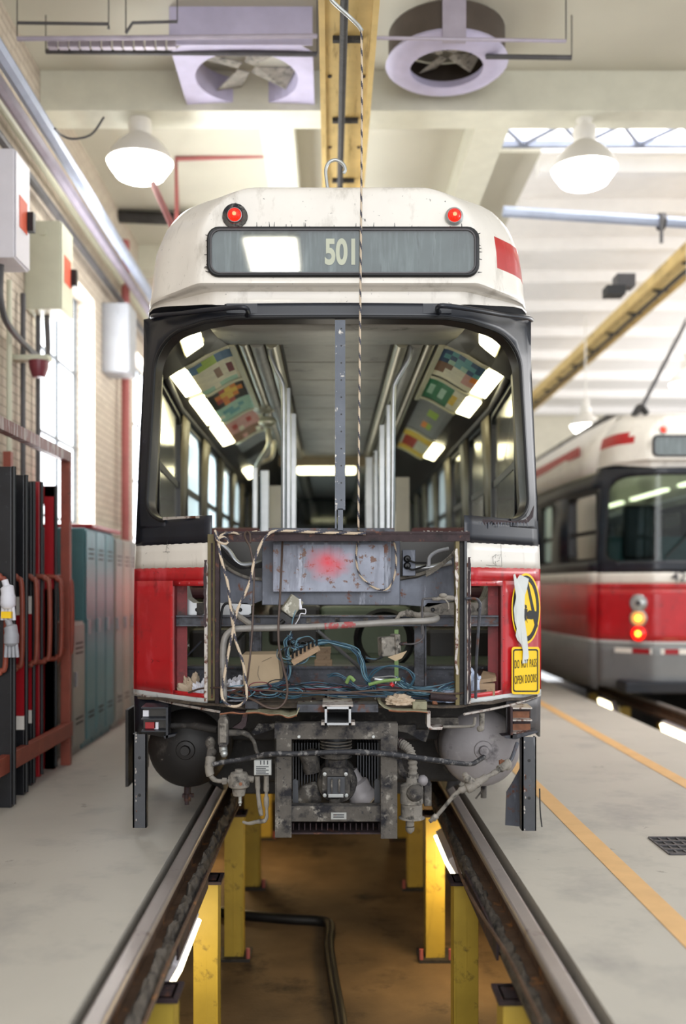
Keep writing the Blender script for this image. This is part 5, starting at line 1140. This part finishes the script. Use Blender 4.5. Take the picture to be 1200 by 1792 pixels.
for s in (-1, 1):
    b = MB(); b.grid([[(lx(s, a), y, Z(c)+.02) for a, c in [(1.2, 1.28), (1.03, 1.34)]+COVE+[(.6, 1.53)]] for y in (6.2, 10, 18)]); b.build('cove_panel', m_interd, car)
    b = MB(); b.box(min(lx(s, .675), lx(s, .635)), max(lx(s, .675), lx(s, .635)), 6.2, 9.7 if s < 0 else 8.0, Z(1.49), Z(1.515)); b.build('cream_rail', m_lampoff, car, bevel=.005)
    for k, (a, r) in enumerate(((.585, .035), (.50, .045), (.405, .045))):
        b = MB(); b.cyl((lx(s, a), 6.18, Z(1.52)), (lx(s, a), 17.5, Z(1.52)), r, n=14); b.build('ceiling_duct', m_duct if k != 1 else m_ceilp, car)
    # rear corner quarter with square lamp
    rows = []
    for (y, pts) in ((5.40, [(.70, 1.42), (.85, 1.425), (1.0, 1.405), (1.09, 1.35)]), (5.85, [(.70, 1.46), (.84, 1.445), (.97, 1.41), (1.09, 1.33)]), (6.2, [(.68, 1.50), (.82, 1.44), (.96, 1.36), (1.10, 1.27)])):
        rows.append([(lx(s, a), y+({.70: 0, .85: .16, 1.0: .27, 1.09: .34}[a] if y < 5.5 else 0), Z(c)) for a, c in pts])
    b = MB(); b.grid(rows); b.build('corner_quarter_panel', M('quarter_panel_grey', '6d6a63', .5, 0, var=.1) if s < 0 else bpy.data.materials['quarter_panel_grey'], car, solid=.01)
    if s < 0: q = [P(313, 590, 5.62), P(326, 626, 5.95), P(356, 605, 5.95), P(350, 577, 5.50)]
    else: q = [P(838, 581, 5.50), P(838, 604, 5.95), P(866, 626, 5.95), P(878, 598, 5.62)]
    b = MB(); b.prism([p+Vector((0, 0, .0)) for p in q], (0, .01, .012)); b.build('corner_lamp', m_lamp, car, bevel=.01)
    cq = sum(q, Vector())/4
    b = MB(); q2 = [cq+(p-cq)*1.25 for p in q]; b.prism([p+Vector((0, .012, .012)) for p in q2], (0, .02, .02)); b.build('corner_lamp_frame', m_lampoff, car, bevel=.01)
y = 6.2; k = 0
while y < 17.5:
    b = MB(); b.box(-.30, .38, y, y+.56, Z(1.52), Z(1.54)); b.build('ceiling_panel', m_ceilp, car, bevel=.004); y += .585
b = MB(); b.box(-.32, .40, 6.18, 17.6, Z(1.55), Z(1.56)); b.build('ceiling_backing', m_interd, car)
# grab poles and aluminium partitions
def gp(pts, r=.016, name='grab_pole'): b = MB(); b.tube([P(*p) for p in pts], r, 12, True); return b.build(name, m_alu, car)
gp([(471, 600, 6.25), (473, 622, 6.25), (482, 645, 6.25), (493, 668, 6.25), (496, 690, 6.25), (496, 800, 6.25), (496, 928, 6.25)])
gp([(718, 600, 6.25), (716, 625, 6.25), (705, 645, 6.25), (692, 668, 6.25), (688, 690, 6.25), (687, 800, 6.25), (686, 928, 6.25)])
for (a, c, d, Yq) in ((501, 508, 690, 6.7), (509, 518, 735, 7.3), (442, 450, 830, 8.2), (456, 470, 835, 8.6), (676, 683, 720, 6.9), (664, 673, 755, 7.5), (640, 652, 812, 9.5), (655, 661, 800, 8.8)):
    b = MB(); b.pbox(a, c, d-12, 1010, Yq, Yq+.05); b.build('partition_upright', m_alu, car, bevel=.004)
for (a, c, d, Yq) in ((471, 492, 850, 9.0), (692, 716, 835, 8.8)):
    b = MB(); b.pbox(a, c, d, 1010, Yq, Yq+.03); b.build('partition_panel', m_lbeige, car)
# convex mirror cluster and fittings by the left duct
b = MB(); b.sphere(P(462, 712, 8.4), .11, sc_=(1, .6, .55)); b.sphere(P(468, 738, 8.4), .08, sc_=(1, .6, .6)); b.build('ceiling_speaker', m_duct, car)
b = MB(); b.tube([P(470, 750, 8.6), P(470, 780, 8.6), P(455, 805, 8.8), P(445, 830, 9)], .025, 8); b.tube([P(480, 770, 9), P(475, 800, 9), P(452, 812, 9)], .02, 8); b.build('bent_grab_bar', m_duct, car)
# far end
b = MB(); b.box(-.60, .68, 11.6, 11.7, Z(1.40), Z(1.51)); b.build('far_header', M('far_header_tan', '8a7350', .5, 0), car)
b = MB(); b.pbox(520, 622, 816, 829, 12.4, 12.5); b.build('far_lamp', m_lamp, car, bevel=.02)
b = MB(); b.pbox(515, 640, 830, 960, 17.2, 17.3); b.build('far_window', m_gl_ws, car)
for sx_ in (-1, 1):
    for k in range(9):
        y = 6.9+k*.95; b = MB(); x0, x1 = (sx_*.55, sx_*1.08)
        b.box(lx(1, min(x0, x1)), lx(1, max(x0, x1)), y, y+.42, 1.28, 1.36); b.box(lx(1, min(x0, x1)), lx(1, max(x0, x1)), y+.38, y+.45, 1.36, 1.80); b.build('passenger_seat', M('seat_maroon', '4a2228', .6, 0) if (k == 0 and sx_ < 0) else bpy.data.materials['seat_maroon'], car, bevel=.03)
for y, e in ((7.2, 4), (9.2, 4), (12, 5)): point('saloon_glow', (.04, y, 2.3), e, (1, .95, .78), .25)
point('saloon_glow', (.04, 5.75, 2.3), 1.5, (1, .96, .85), .2)
# ================================================================ loose things in the open end
def loose(name, b, m, label, cat, **k):
    g = k.pop('group', None); o = b.build(name, m, None, **k); return tag(o, label, cat, g)
b = MB(); b.tube([P(632, 52, 5.0), P(633, 150, 5.02), P(632, 340, 5.04), P(630, 560, 5.05), P(628, 760, 5.06), P(627, 905, 5.1), P(627, 924, 5.16), P(627, 930, 5.27), P(626, 944, 5.34), P(623, 975, 5.36), P(628, 1003, 5.36), P(645, 1022, 5.36), P(664, 1032, 5.36), P(680, 1029, 5.36), P(690, 1008, 5.36), P(693, 980, 5.36), P(690, 952, 5.36), P(684, 946, 5.33)], .0055, 8, helix=.010)
loose('rope', b, [m_rope_a, m_rope_b], 'thin striped rope hanging from the roof rod and looping before the steel case', 'rope')
b = MB(); b.tube([P(381, 945, 5.15), P(388, 936, 5.15), P(405, 932, 5.17), P(420, 934, 5.2), P(450, 930, 5.2)], .0065, 8, helix=.013)
b.tube([P(640, 934, 5.18), P(560, 932, 5.18), P(500, 929, 5.16), P(478, 930, 5.12), P(466, 938, 5.08), P(455, 955, 5.06), P(444, 985, 5.05), P(438, 1015, 5.05), P(428, 1040, 5.05), P(415, 1068, 5.05), P(409, 1095, 5.05), P(400, 1140, 5.06), P(393, 1180, 5.07), P(388, 1205, 5.07), P(390, 1224, 5.06), P(402, 1235, 5.05), P(418, 1235, 5.05), P(430, 1224, 5.05), P(431, 1205, 5.06), P(428, 1175, 5.07), P(422, 1150, 5.07), P(412, 1120, 5.06), P(407, 1090, 5.06), P(403, 1060, 5.07), P(398, 1020, 5.07), P(390, 990, 5.08), P(384, 965, 5.1), P(382, 945, 5.13), P(378, 930, 5.14)], .0072, 8, helix=.014)
b.tube([P(376, 928, 5.13), P(380, 945, 5.11), P(392, 952, 5.12), P(400, 948, 5.13), P(392, 940, 5.12), P(382, 942, 5.12)], .0065, 8, helix=.013)
loose('rope', b, [m_rope_a, m_rope_b], 'thick striped rope knotted on the beam and looping down the left of the opening', 'rope')
b = MB(); b.tube([P(575, -10, 4.95), P(580, 0, 4.96), P(595, 15, 4.98), P(612, 30, 5.0), P(627, 45, 5.0), P(633, 54, 5.0)], .010, 10); loose('steel_rod', b, m_plate, 'bent bright steel rod at the top holding the thin rope', 'rod')
def cord(pts, r, m, label, name='cable'): b = MB(); b.tube([P(*p) for p in pts], r, 6); return loose(name, b, m, label, 'cable')
cord([(438, 950, 5.12), (437, 935, 5.14), (432, 930, 5.16), (428, 936, 5.14), (432, 948, 5.1), (438, 960, 5.08), (444, 1000, 5.06), (443, 1060, 5.05), (440, 1120, 5.05), (435, 1170, 5.05), (428, 1200, 5.08), (400, 1215, 5.15)], .005, m_wires[5], 'brown cable hanging from the beam beside the thick rope')
cord([(494, 948, 5.3), (492, 1000, 5.15), (489, 1060, 5.08), (487, 1095, 5.06), (488, 1130, 5.05), (495, 1165, 5.05), (502, 1195, 5.05), (501, 1222, 5.05), (488, 1238, 5.05), (468, 1238, 5.05), (445, 1226, 5.07), (415, 1214, 5.12), (390, 1210, 5.2)], .006, m_wires[5], 'dark cable hanging past the square junction box to the deck')
cord([(330, 1212, 5.35), (360, 1204, 5.25), (430, 1205, 5.1), (520, 1212, 5.08), (600, 1212, 5.08), (660, 1208, 5.08), (720, 1208, 5.1), (790, 1214, 5.15), (850, 1208, 5.4)], .005, m_wires[5], 'long brown cable crossing the deck below the wire bundle')
# wire looms: children named wire
def loom(path, n, spread, r, cols, par, loopy=0):
    for k in range(n):
        ph = random.random()*6; pts = []
        for i, p in enumerate(path):
            j = Vector((random.uniform(-1, 1), random.uniform(-1, 1)*.8, random.uniform(-1, 1)))*spread
            pts.append(P(*p)+j)
        b = MB(); b.tube(pts, r, 5, True, k=5); b.build('wire', m_wires[random.choice(cols)], par)
t = None
t = thing('wiring_loom', P(560, 1200, 5.3), 'tangled bundle of blue green cut wires across the deck and up to the junction boxes', 'wires')
loom([(385, 1232, 5.25), (410, 1212, 5.22), (450, 1205, 5.2), (490, 1196, 5.2), (505, 1180, 5.2), (503, 1150, 5.2), (500, 1125, 5.2), (510, 1112, 5.2)], 7, .012, .0028, [0, 0, 2, 1], t)
loom([(505, 1115, 5.2), (530, 1130, 5.18), (560, 1124, 5.17), (590, 1126, 5.17), (622, 1140, 5.17), (632, 1158, 5.17), (640, 1185, 5.18), (655, 1203, 5.2)], 10, .014, .003, [0, 0, 1, 2], t)
loom([(390, 1215, 5.3), (440, 1208, 5.25), (500, 1200, 5.22), (560, 1200, 5.22), (620, 1206, 5.22), (680, 1205, 5.22), (740, 1212, 5.25), (790, 1216, 5.3)], 12, .020, .003, [0, 1, 2, 4, 3], t)
loom([(640, 1195, 5.2), (655, 1175, 5.18), (680, 1168, 5.17), (705, 1168, 5.17), (722, 1180, 5.17), (720, 1198, 5.18), (700, 1210, 5.2), (670, 1212, 5.2)], 5, .010, .003, [0, 0, 1], t)
loom([(700, 1190, 5.2), (715, 1205, 5.2), (745, 1210, 5.2), (790, 1200, 5.25), (812, 1190, 5.3)], 10, .022, .003, [0, 2, 1], t)
loom([(385, 1222, 5.28), (450, 1218, 5.22), (520, 1214, 5.2), (600, 1216, 5.2), (690, 1216, 5.2), (790, 1220, 5.28)], 9, .018, .0028, [3, 1, 5, 0], t)
loom([(575, 1182, 5.2), (590, 1180, 5.18), (610, 1192, 5.18), (630, 1205, 5.18), (655, 1200, 5.18)], 4, .010, .003, [0, 1], t)
loom([(640, 1150, 5.17), (655, 1155, 5.17), (668, 1150, 5.17), (680, 1140, 5.18), (688, 1128, 5.2)], 3, .005, .0035, [3, 0], t)
for k in range(18):   # frayed ends and curls round the terminal block
    c = P(random.uniform(500, 545), random.uniform(1122, 1150), 5.17); a0 = random.random()*6; rr_ = random.uniform(.02, .05)
    pts = [c+Vector((math.cos(a0+i*.9)*rr_*(1+.1*i), -.01*random.random(), math.sin(a0+i*.9)*rr_)) for i in range(random.choice((5, 6, 7)))]
    b = MB(); b.tube(pts, .0026, 5, True, k=5); b.build('wire', m_wires[random.choice([0, 2, 3, 1, 2])], t)
for k in range(12):   # coils at the left on the deck
    c = P(random.uniform(395, 520), random.uniform(1200, 1222), 5.15); rr_ = random.uniform(.03, .07); a0 = random.random()*6
    pts = [c+Vector((math.cos(a0+i*1.0)*rr_*1.3, math.sin(a0+i)*rr_*.6, math.sin(a0+i*1.0)*rr_*.45+.01)) for i in range(8)]
    b = MB(); b.tube(pts, .003, 5, True, k=5); b.build('wire', m_wires[random.choice([0, 2, 3, 5, 4])], t)
b = MB(); b.tube([P(645, 1198, 5.17), P(670, 1192, 5.16), P(700, 1189, 5.16)], .009, 8); b.tube([P(606, 1195, 5.17), P(612, 1185, 5.16), P(620, 1192, 5.16)], .010, 8); b.build('green_tape_wrap', m_green, t)
b = MB(); b.tube([P(508, 1112, 5.19), P(512, 1085, 5.19), P(520, 1060, 5.2)], .003, 5); b.build('wire', m_wires[2], t)
o = MB(); o.cbox(P(535, 1147, 5.15), (.16, .012, .028), (0, R(-30), 0)); o.cbox(P(530, 1140, 5.17), (.14, .03, .03), (0, R(-30), 0)); o = loose('terminal_block', o, m_wood, 'brown terminal strip with cut wires leaning on the wood blocks', 'terminal block')
for k in range(7): b = MB(); p = P(512+k*7, 1152-k*4, 5.14); b.cyl(p, p+Vector((0, -.01, .03)), .006, n=6); b.build('terminal', m_rubber, o)
def block(a, c, d, e, Y, dep, m, label, name='wood_block'): b = MB(); b.pbox(a, c, d, e, Y, Y+dep); return loose(name, b, m, label, 'wood block', bevel=.002, group=None)
block(550, 581, 1155, 1168, 5.84, .08, m_wood, 'pine block on the lower channel, bottom of the small stack behind the terminal strip')
block(553, 578, 1143, 1155, 5.84, .08, m_wood, 'pine block in the middle of the small stack behind the terminal strip')
block(555, 579, 1133, 1143, 5.84, .08, m_wood, 'pine block on top of the small stack behind the terminal strip')
block(838, 866, 1196, 1218, 5.4, .10, m_wood, 'dirty wood block lying at the right end of the deck, lower one')
b = MB(); p = P(838, 1196, 5.4); b.prism([P(838, 1196, 5.4), P(868, 1192, 5.42), P(866, 1184, 5.55), P(845, 1180, 5.55)], (0, 0, .02)); loose('wood_block', b, m_wood, 'dirty wood block at the right end of the deck, upper tilted one', 'wood block')
b = MB(); q = [P(423, 1146, 5.3), P(486, 1145, 5.28), P(490, 1190, 5.26), P(487, 1200, 5.26), P(426, 1202, 5.28)]
b.prism(q, (.01, .12, .01)); o = loose('cardboard_box', b, m_card, 'small tan cardboard box standing among wires on the deck', 'box', bevel=.002)
b = MB(); b.tube([P(453, 1165, 5.27), P(451, 1180, 5.27), P(455, 1190, 5.265)], .0012, 4); b.tube([P(458, 1158, 5.275), P(475, 1150, 5.275)], .001, 4); b.build('pencil_mark', m_blk, o)
def rag(c, sx_, sy_, sz_, seed, m, label, name='rag', amp=.35):
    n, k = 30, 40; rows = []
    for i in range(n+1):
        row = []
        for j in range(k):
            th = .02+(math.pi/2-.02)*i/n; ph = 2*math.pi*j/k
            d = Vector((math.sin(th)*math.cos(ph), math.sin(th)*math.sin(ph), math.cos(th)))
            f = 1+amp*mnoise.noise(d*2.1+Vector((seed, 0, 0)))*1.6+amp*1.5*(.25-abs(mnoise.noise(d*3.5+Vector((0, seed, 0)))))+amp*1.1*(.2-abs(mnoise.noise(d*8+Vector((0, 0, seed)))))
            row.append(Vector(c)+Vector((d.x*sx_*f, d.y*sy_*f, max(0, d.z)*sz_*f)))
        row.append(row[0]); rows.append(row)
    b = MB(); b.grid(rows); return loose(name, b, m, label, 'rag')
dk = .757
def onD(px, Y): p = P(px, 1200, Y); return (p.x, Y, dk)
rag(onD(415, 5.38), .10, .09, .10, 3, m_rag, 'white rag on the deck behind the left post')
rag(onD(336, 5.55), .07, .07, .10, 8, m_ragt, 'stained tan rag in the left lamp cut-out')
rag(onD(352, 5.45), .06, .06, .08, 11, m_rag, 'white crumpled rag in the left lamp cut-out')
rag(onD(700, 5.17), .075, .05, .045, 5, m_ragt, 'crumpled beige rag on the front edge of the deck', amp=.28)
rag(onD(782, 5.32), .10, .08, .06, 14, m_ragb, 'pale blue rag left of the right post')
rag(onD(828, 5.45), .07, .07, .12, 17, m_ragb, 'tall pale blue rag behind the right post')
b = MB(); b.cyl(P(752, 1219, 5.2), P(800, 1222, 5.22), .020, n=14); loose('short_pipe', b, m_rusty, 'short rusty pipe lying at the right of the deck', 'pipe')
b = MB(); b.cyl(P(655, 1188, 5.17), P(688, 1193, 5.17), .012, n=12); b.tube([P(652, 1186, 5.16), P(690, 1184, 5.16), P(692, 1196, 5.16)], .004, 6); o = loose('marker_pen', b, m_alu, 'silver tube with red tip on the deck among the wires', 'tube')
b = MB(); b.cyl(P(688, 1196, 5.16), P(684, 1200, 5.16), .012, n=10); b.build('red_tip', m_red, o)
# small parts on deck
for k in range(60):
    px_ = random.uniform(395, 790); Yk = random.uniform(5.2, 5.5); p = P(px_, 1200, Yk); b = MB()
for k, (px_, Yk) in enumerate([(random.uniform(400, 780), random.uniform(5.18, 5.5)) for _ in range(26)]):
    p = P(px_, 1200, Yk); b = MB(); s_ = random.uniform(.006, .02); b.cbox((p.x, Yk, dk+s_*.3), (s_*1.6, s_, s_*.5), (random.random(), random.random(), random.random()*3)); b.build('debris_chip', random.choice([m_rusty, m_scrape, m_dust, m_torn]), car)
# ================================================================ the complete streetcar
L2 = Vector((4.47, 11.8, -.07))
car2 = thing('streetcar', L2, 'complete red and white streetcar on the next track at the right', 'streetcar')
build_shell(car2, L2, True, [(.64, 1.85), (2.7, 3.5), (4.2, 5.2), (5.6, 6.6), (7.0, 8.0), (8.4, 9.4)], 13.0)
sign_box(car2, L2, '', m_cream, .17, 0)
marker(car2, L2, -.54, H0+1.915, .037, False); marker(car2, L2, .54, H0+1.915, .037, False)
surfgrid(L2, -9.5, 9.5, .20, .738, 30, 4, off=.0).build('bumper_skirt', m_skirt2, car2, solid=.01)
b = MB(); b.box(L2.x-1.0, L2.x+1.0, L2.y-.10, L2.y+.3, .10, .24); b.build('bumper', m_navy, car2, bevel=.02)
for k in range(12):
    x = -1.0+k*.165; b = MB(); z = .66
    b.add([L2+Vector((x, fy(x, z)-.012, z-.03)), L2+Vector((x+.16, fy(x+.16, z)-.012, z-.03)), L2+Vector((x+.16, fy(x+.16, z)-.012, z+.03)), L2+Vector((x, fy(x, z)-.012, z+.03))], [(0, 1, 2, 3)]); b.build('reflective_tape', m_doorred if k % 2 else m_white, car2, solid=.002)
for s in (-1, 1):
    for k, z in enumerate((1.235, 1.055, .87)):
        x = s*.78; c = L2+Vector((x, fy(x, z)-.02, z)); nrm = Vector((s*.6, -1, 0)).normalized()*-1
        b = MB(); b.lathe([(.105, .03), (.105, -.01), (.09, -.02), (.082, 0)], c, nrm, n=24); o = b.build('head_lamp' if k == 0 else 'signal_lamp', m_alu if k < 2 else m_red, car2)
        b = MB(); b.lathe([(.085, -.005), (.06, -.02), (0, -.025)], c, nrm, n=20); b.build('lamp_lens', m_plate if k == 0 else (M('amber_lens', 'e0b070', .3, 0, emit='ff9a30', es=.5) if k == 1 and s < 0 else (bpy.data.materials['amber_lens'] if k == 1 else m_redlens)), o)
        b = MB(); b.lathe([(.035, -.025), (.0, -.03)], c, nrm, n=14); b.build('lamp_bulb', m_dkst if k == 0 else (M('amber_bulb', 'ffb040', .3, 0, emit='ffae30', es=5) if k == 1 and s < 0 else bpy.data.materials['amber_bulb']), o)
text('fleet_number', '4216', .17, L2+Vector((-.26, -.02, 1.54)), m_dkpipe, car2, sx=1.05, bold=.002)
b = MB(); b.tube([L2+Vector((-.5, fy(.5, 2)-.02, 1.78)), L2+Vector((-.1, -.04, 2.2)), L2+Vector((.1, -.04, 2.5))], .01, 6); b.build('wiper_arm', m_rubber, car2)
b = MB(); b.box(L2.x-.9, L2.x+.9, L2.y+.9, L2.y+1.0, .9, 2.0); b.build('cab_partition', M('cab_teal', '3f6a66', .5, 0, var=.2), car2)
b = MB(); b.box(L2.x-.75, L2.x-.3, L2.y+.8, L2.y+.95, 1.7, 2.4); b.build('cab_seat', m_interd, car2, bevel=.05)
b = MB(); b.box(L2.x-1.1, L2.x+1.1, L2.y+.6, L2.y+12.9, .86, .92); b.build('passenger_floor', m_interd, car2)
for s in (-1, 1):
    for k in range(3): b = MB(); b.box(L2.x+s*.8-.04, L2.x+s*.8+.04, L2.y+1.4+2.4*k, L2.y+3.2+2.4*k, 2.86, 2.9); b.build('ceiling_lamp_strip', m_lamp, car2)
b = MB(); b.box(L2.x-.9, L2.x+.9, L2.y+.5, L2.y+12.8, .2, .8); b.build('underframe', m_dark, car2)
for y_ in (2.2, 4.0, 8.8, 10.6):
    for s in (-1, 1):
        b = MB(); b.lathe([(0, -.05), (.29, -.05), (.31, 0), (.33, .03), (.33, .06), (0, .06)], (4.47+s*.60, L2.y+y_, .33), (-s, 0, 0), n=28); b.build('wheel', m_dkst, car2)
for y_ in (3.1, 9.7):
    for s in (-1, 1):
        b = MB(); b.box(4.47+s*.80-.05, 4.47+s*.80+.05, L2.y+y_-1.3, L2.y+y_+1.3, .12, .42); b.build('bogie_side_frame', m_dark, car2, bevel=.03)
b = MB(); b.tube([P(1117, 724, 12.6), P(1160, 641, 13.4), P(1215, 535, 14.6), P(1240, 487, 15.2)], .03, 8, False); b.build('trolley_pole', m_dkpipe, car2)
b = MB(); b.tube([P(1108, 728, 12.3), P(1120, 712, 12.3), P(1132, 725, 12.3)], .04, 8); b.build('pole_base', m_dark, car2)
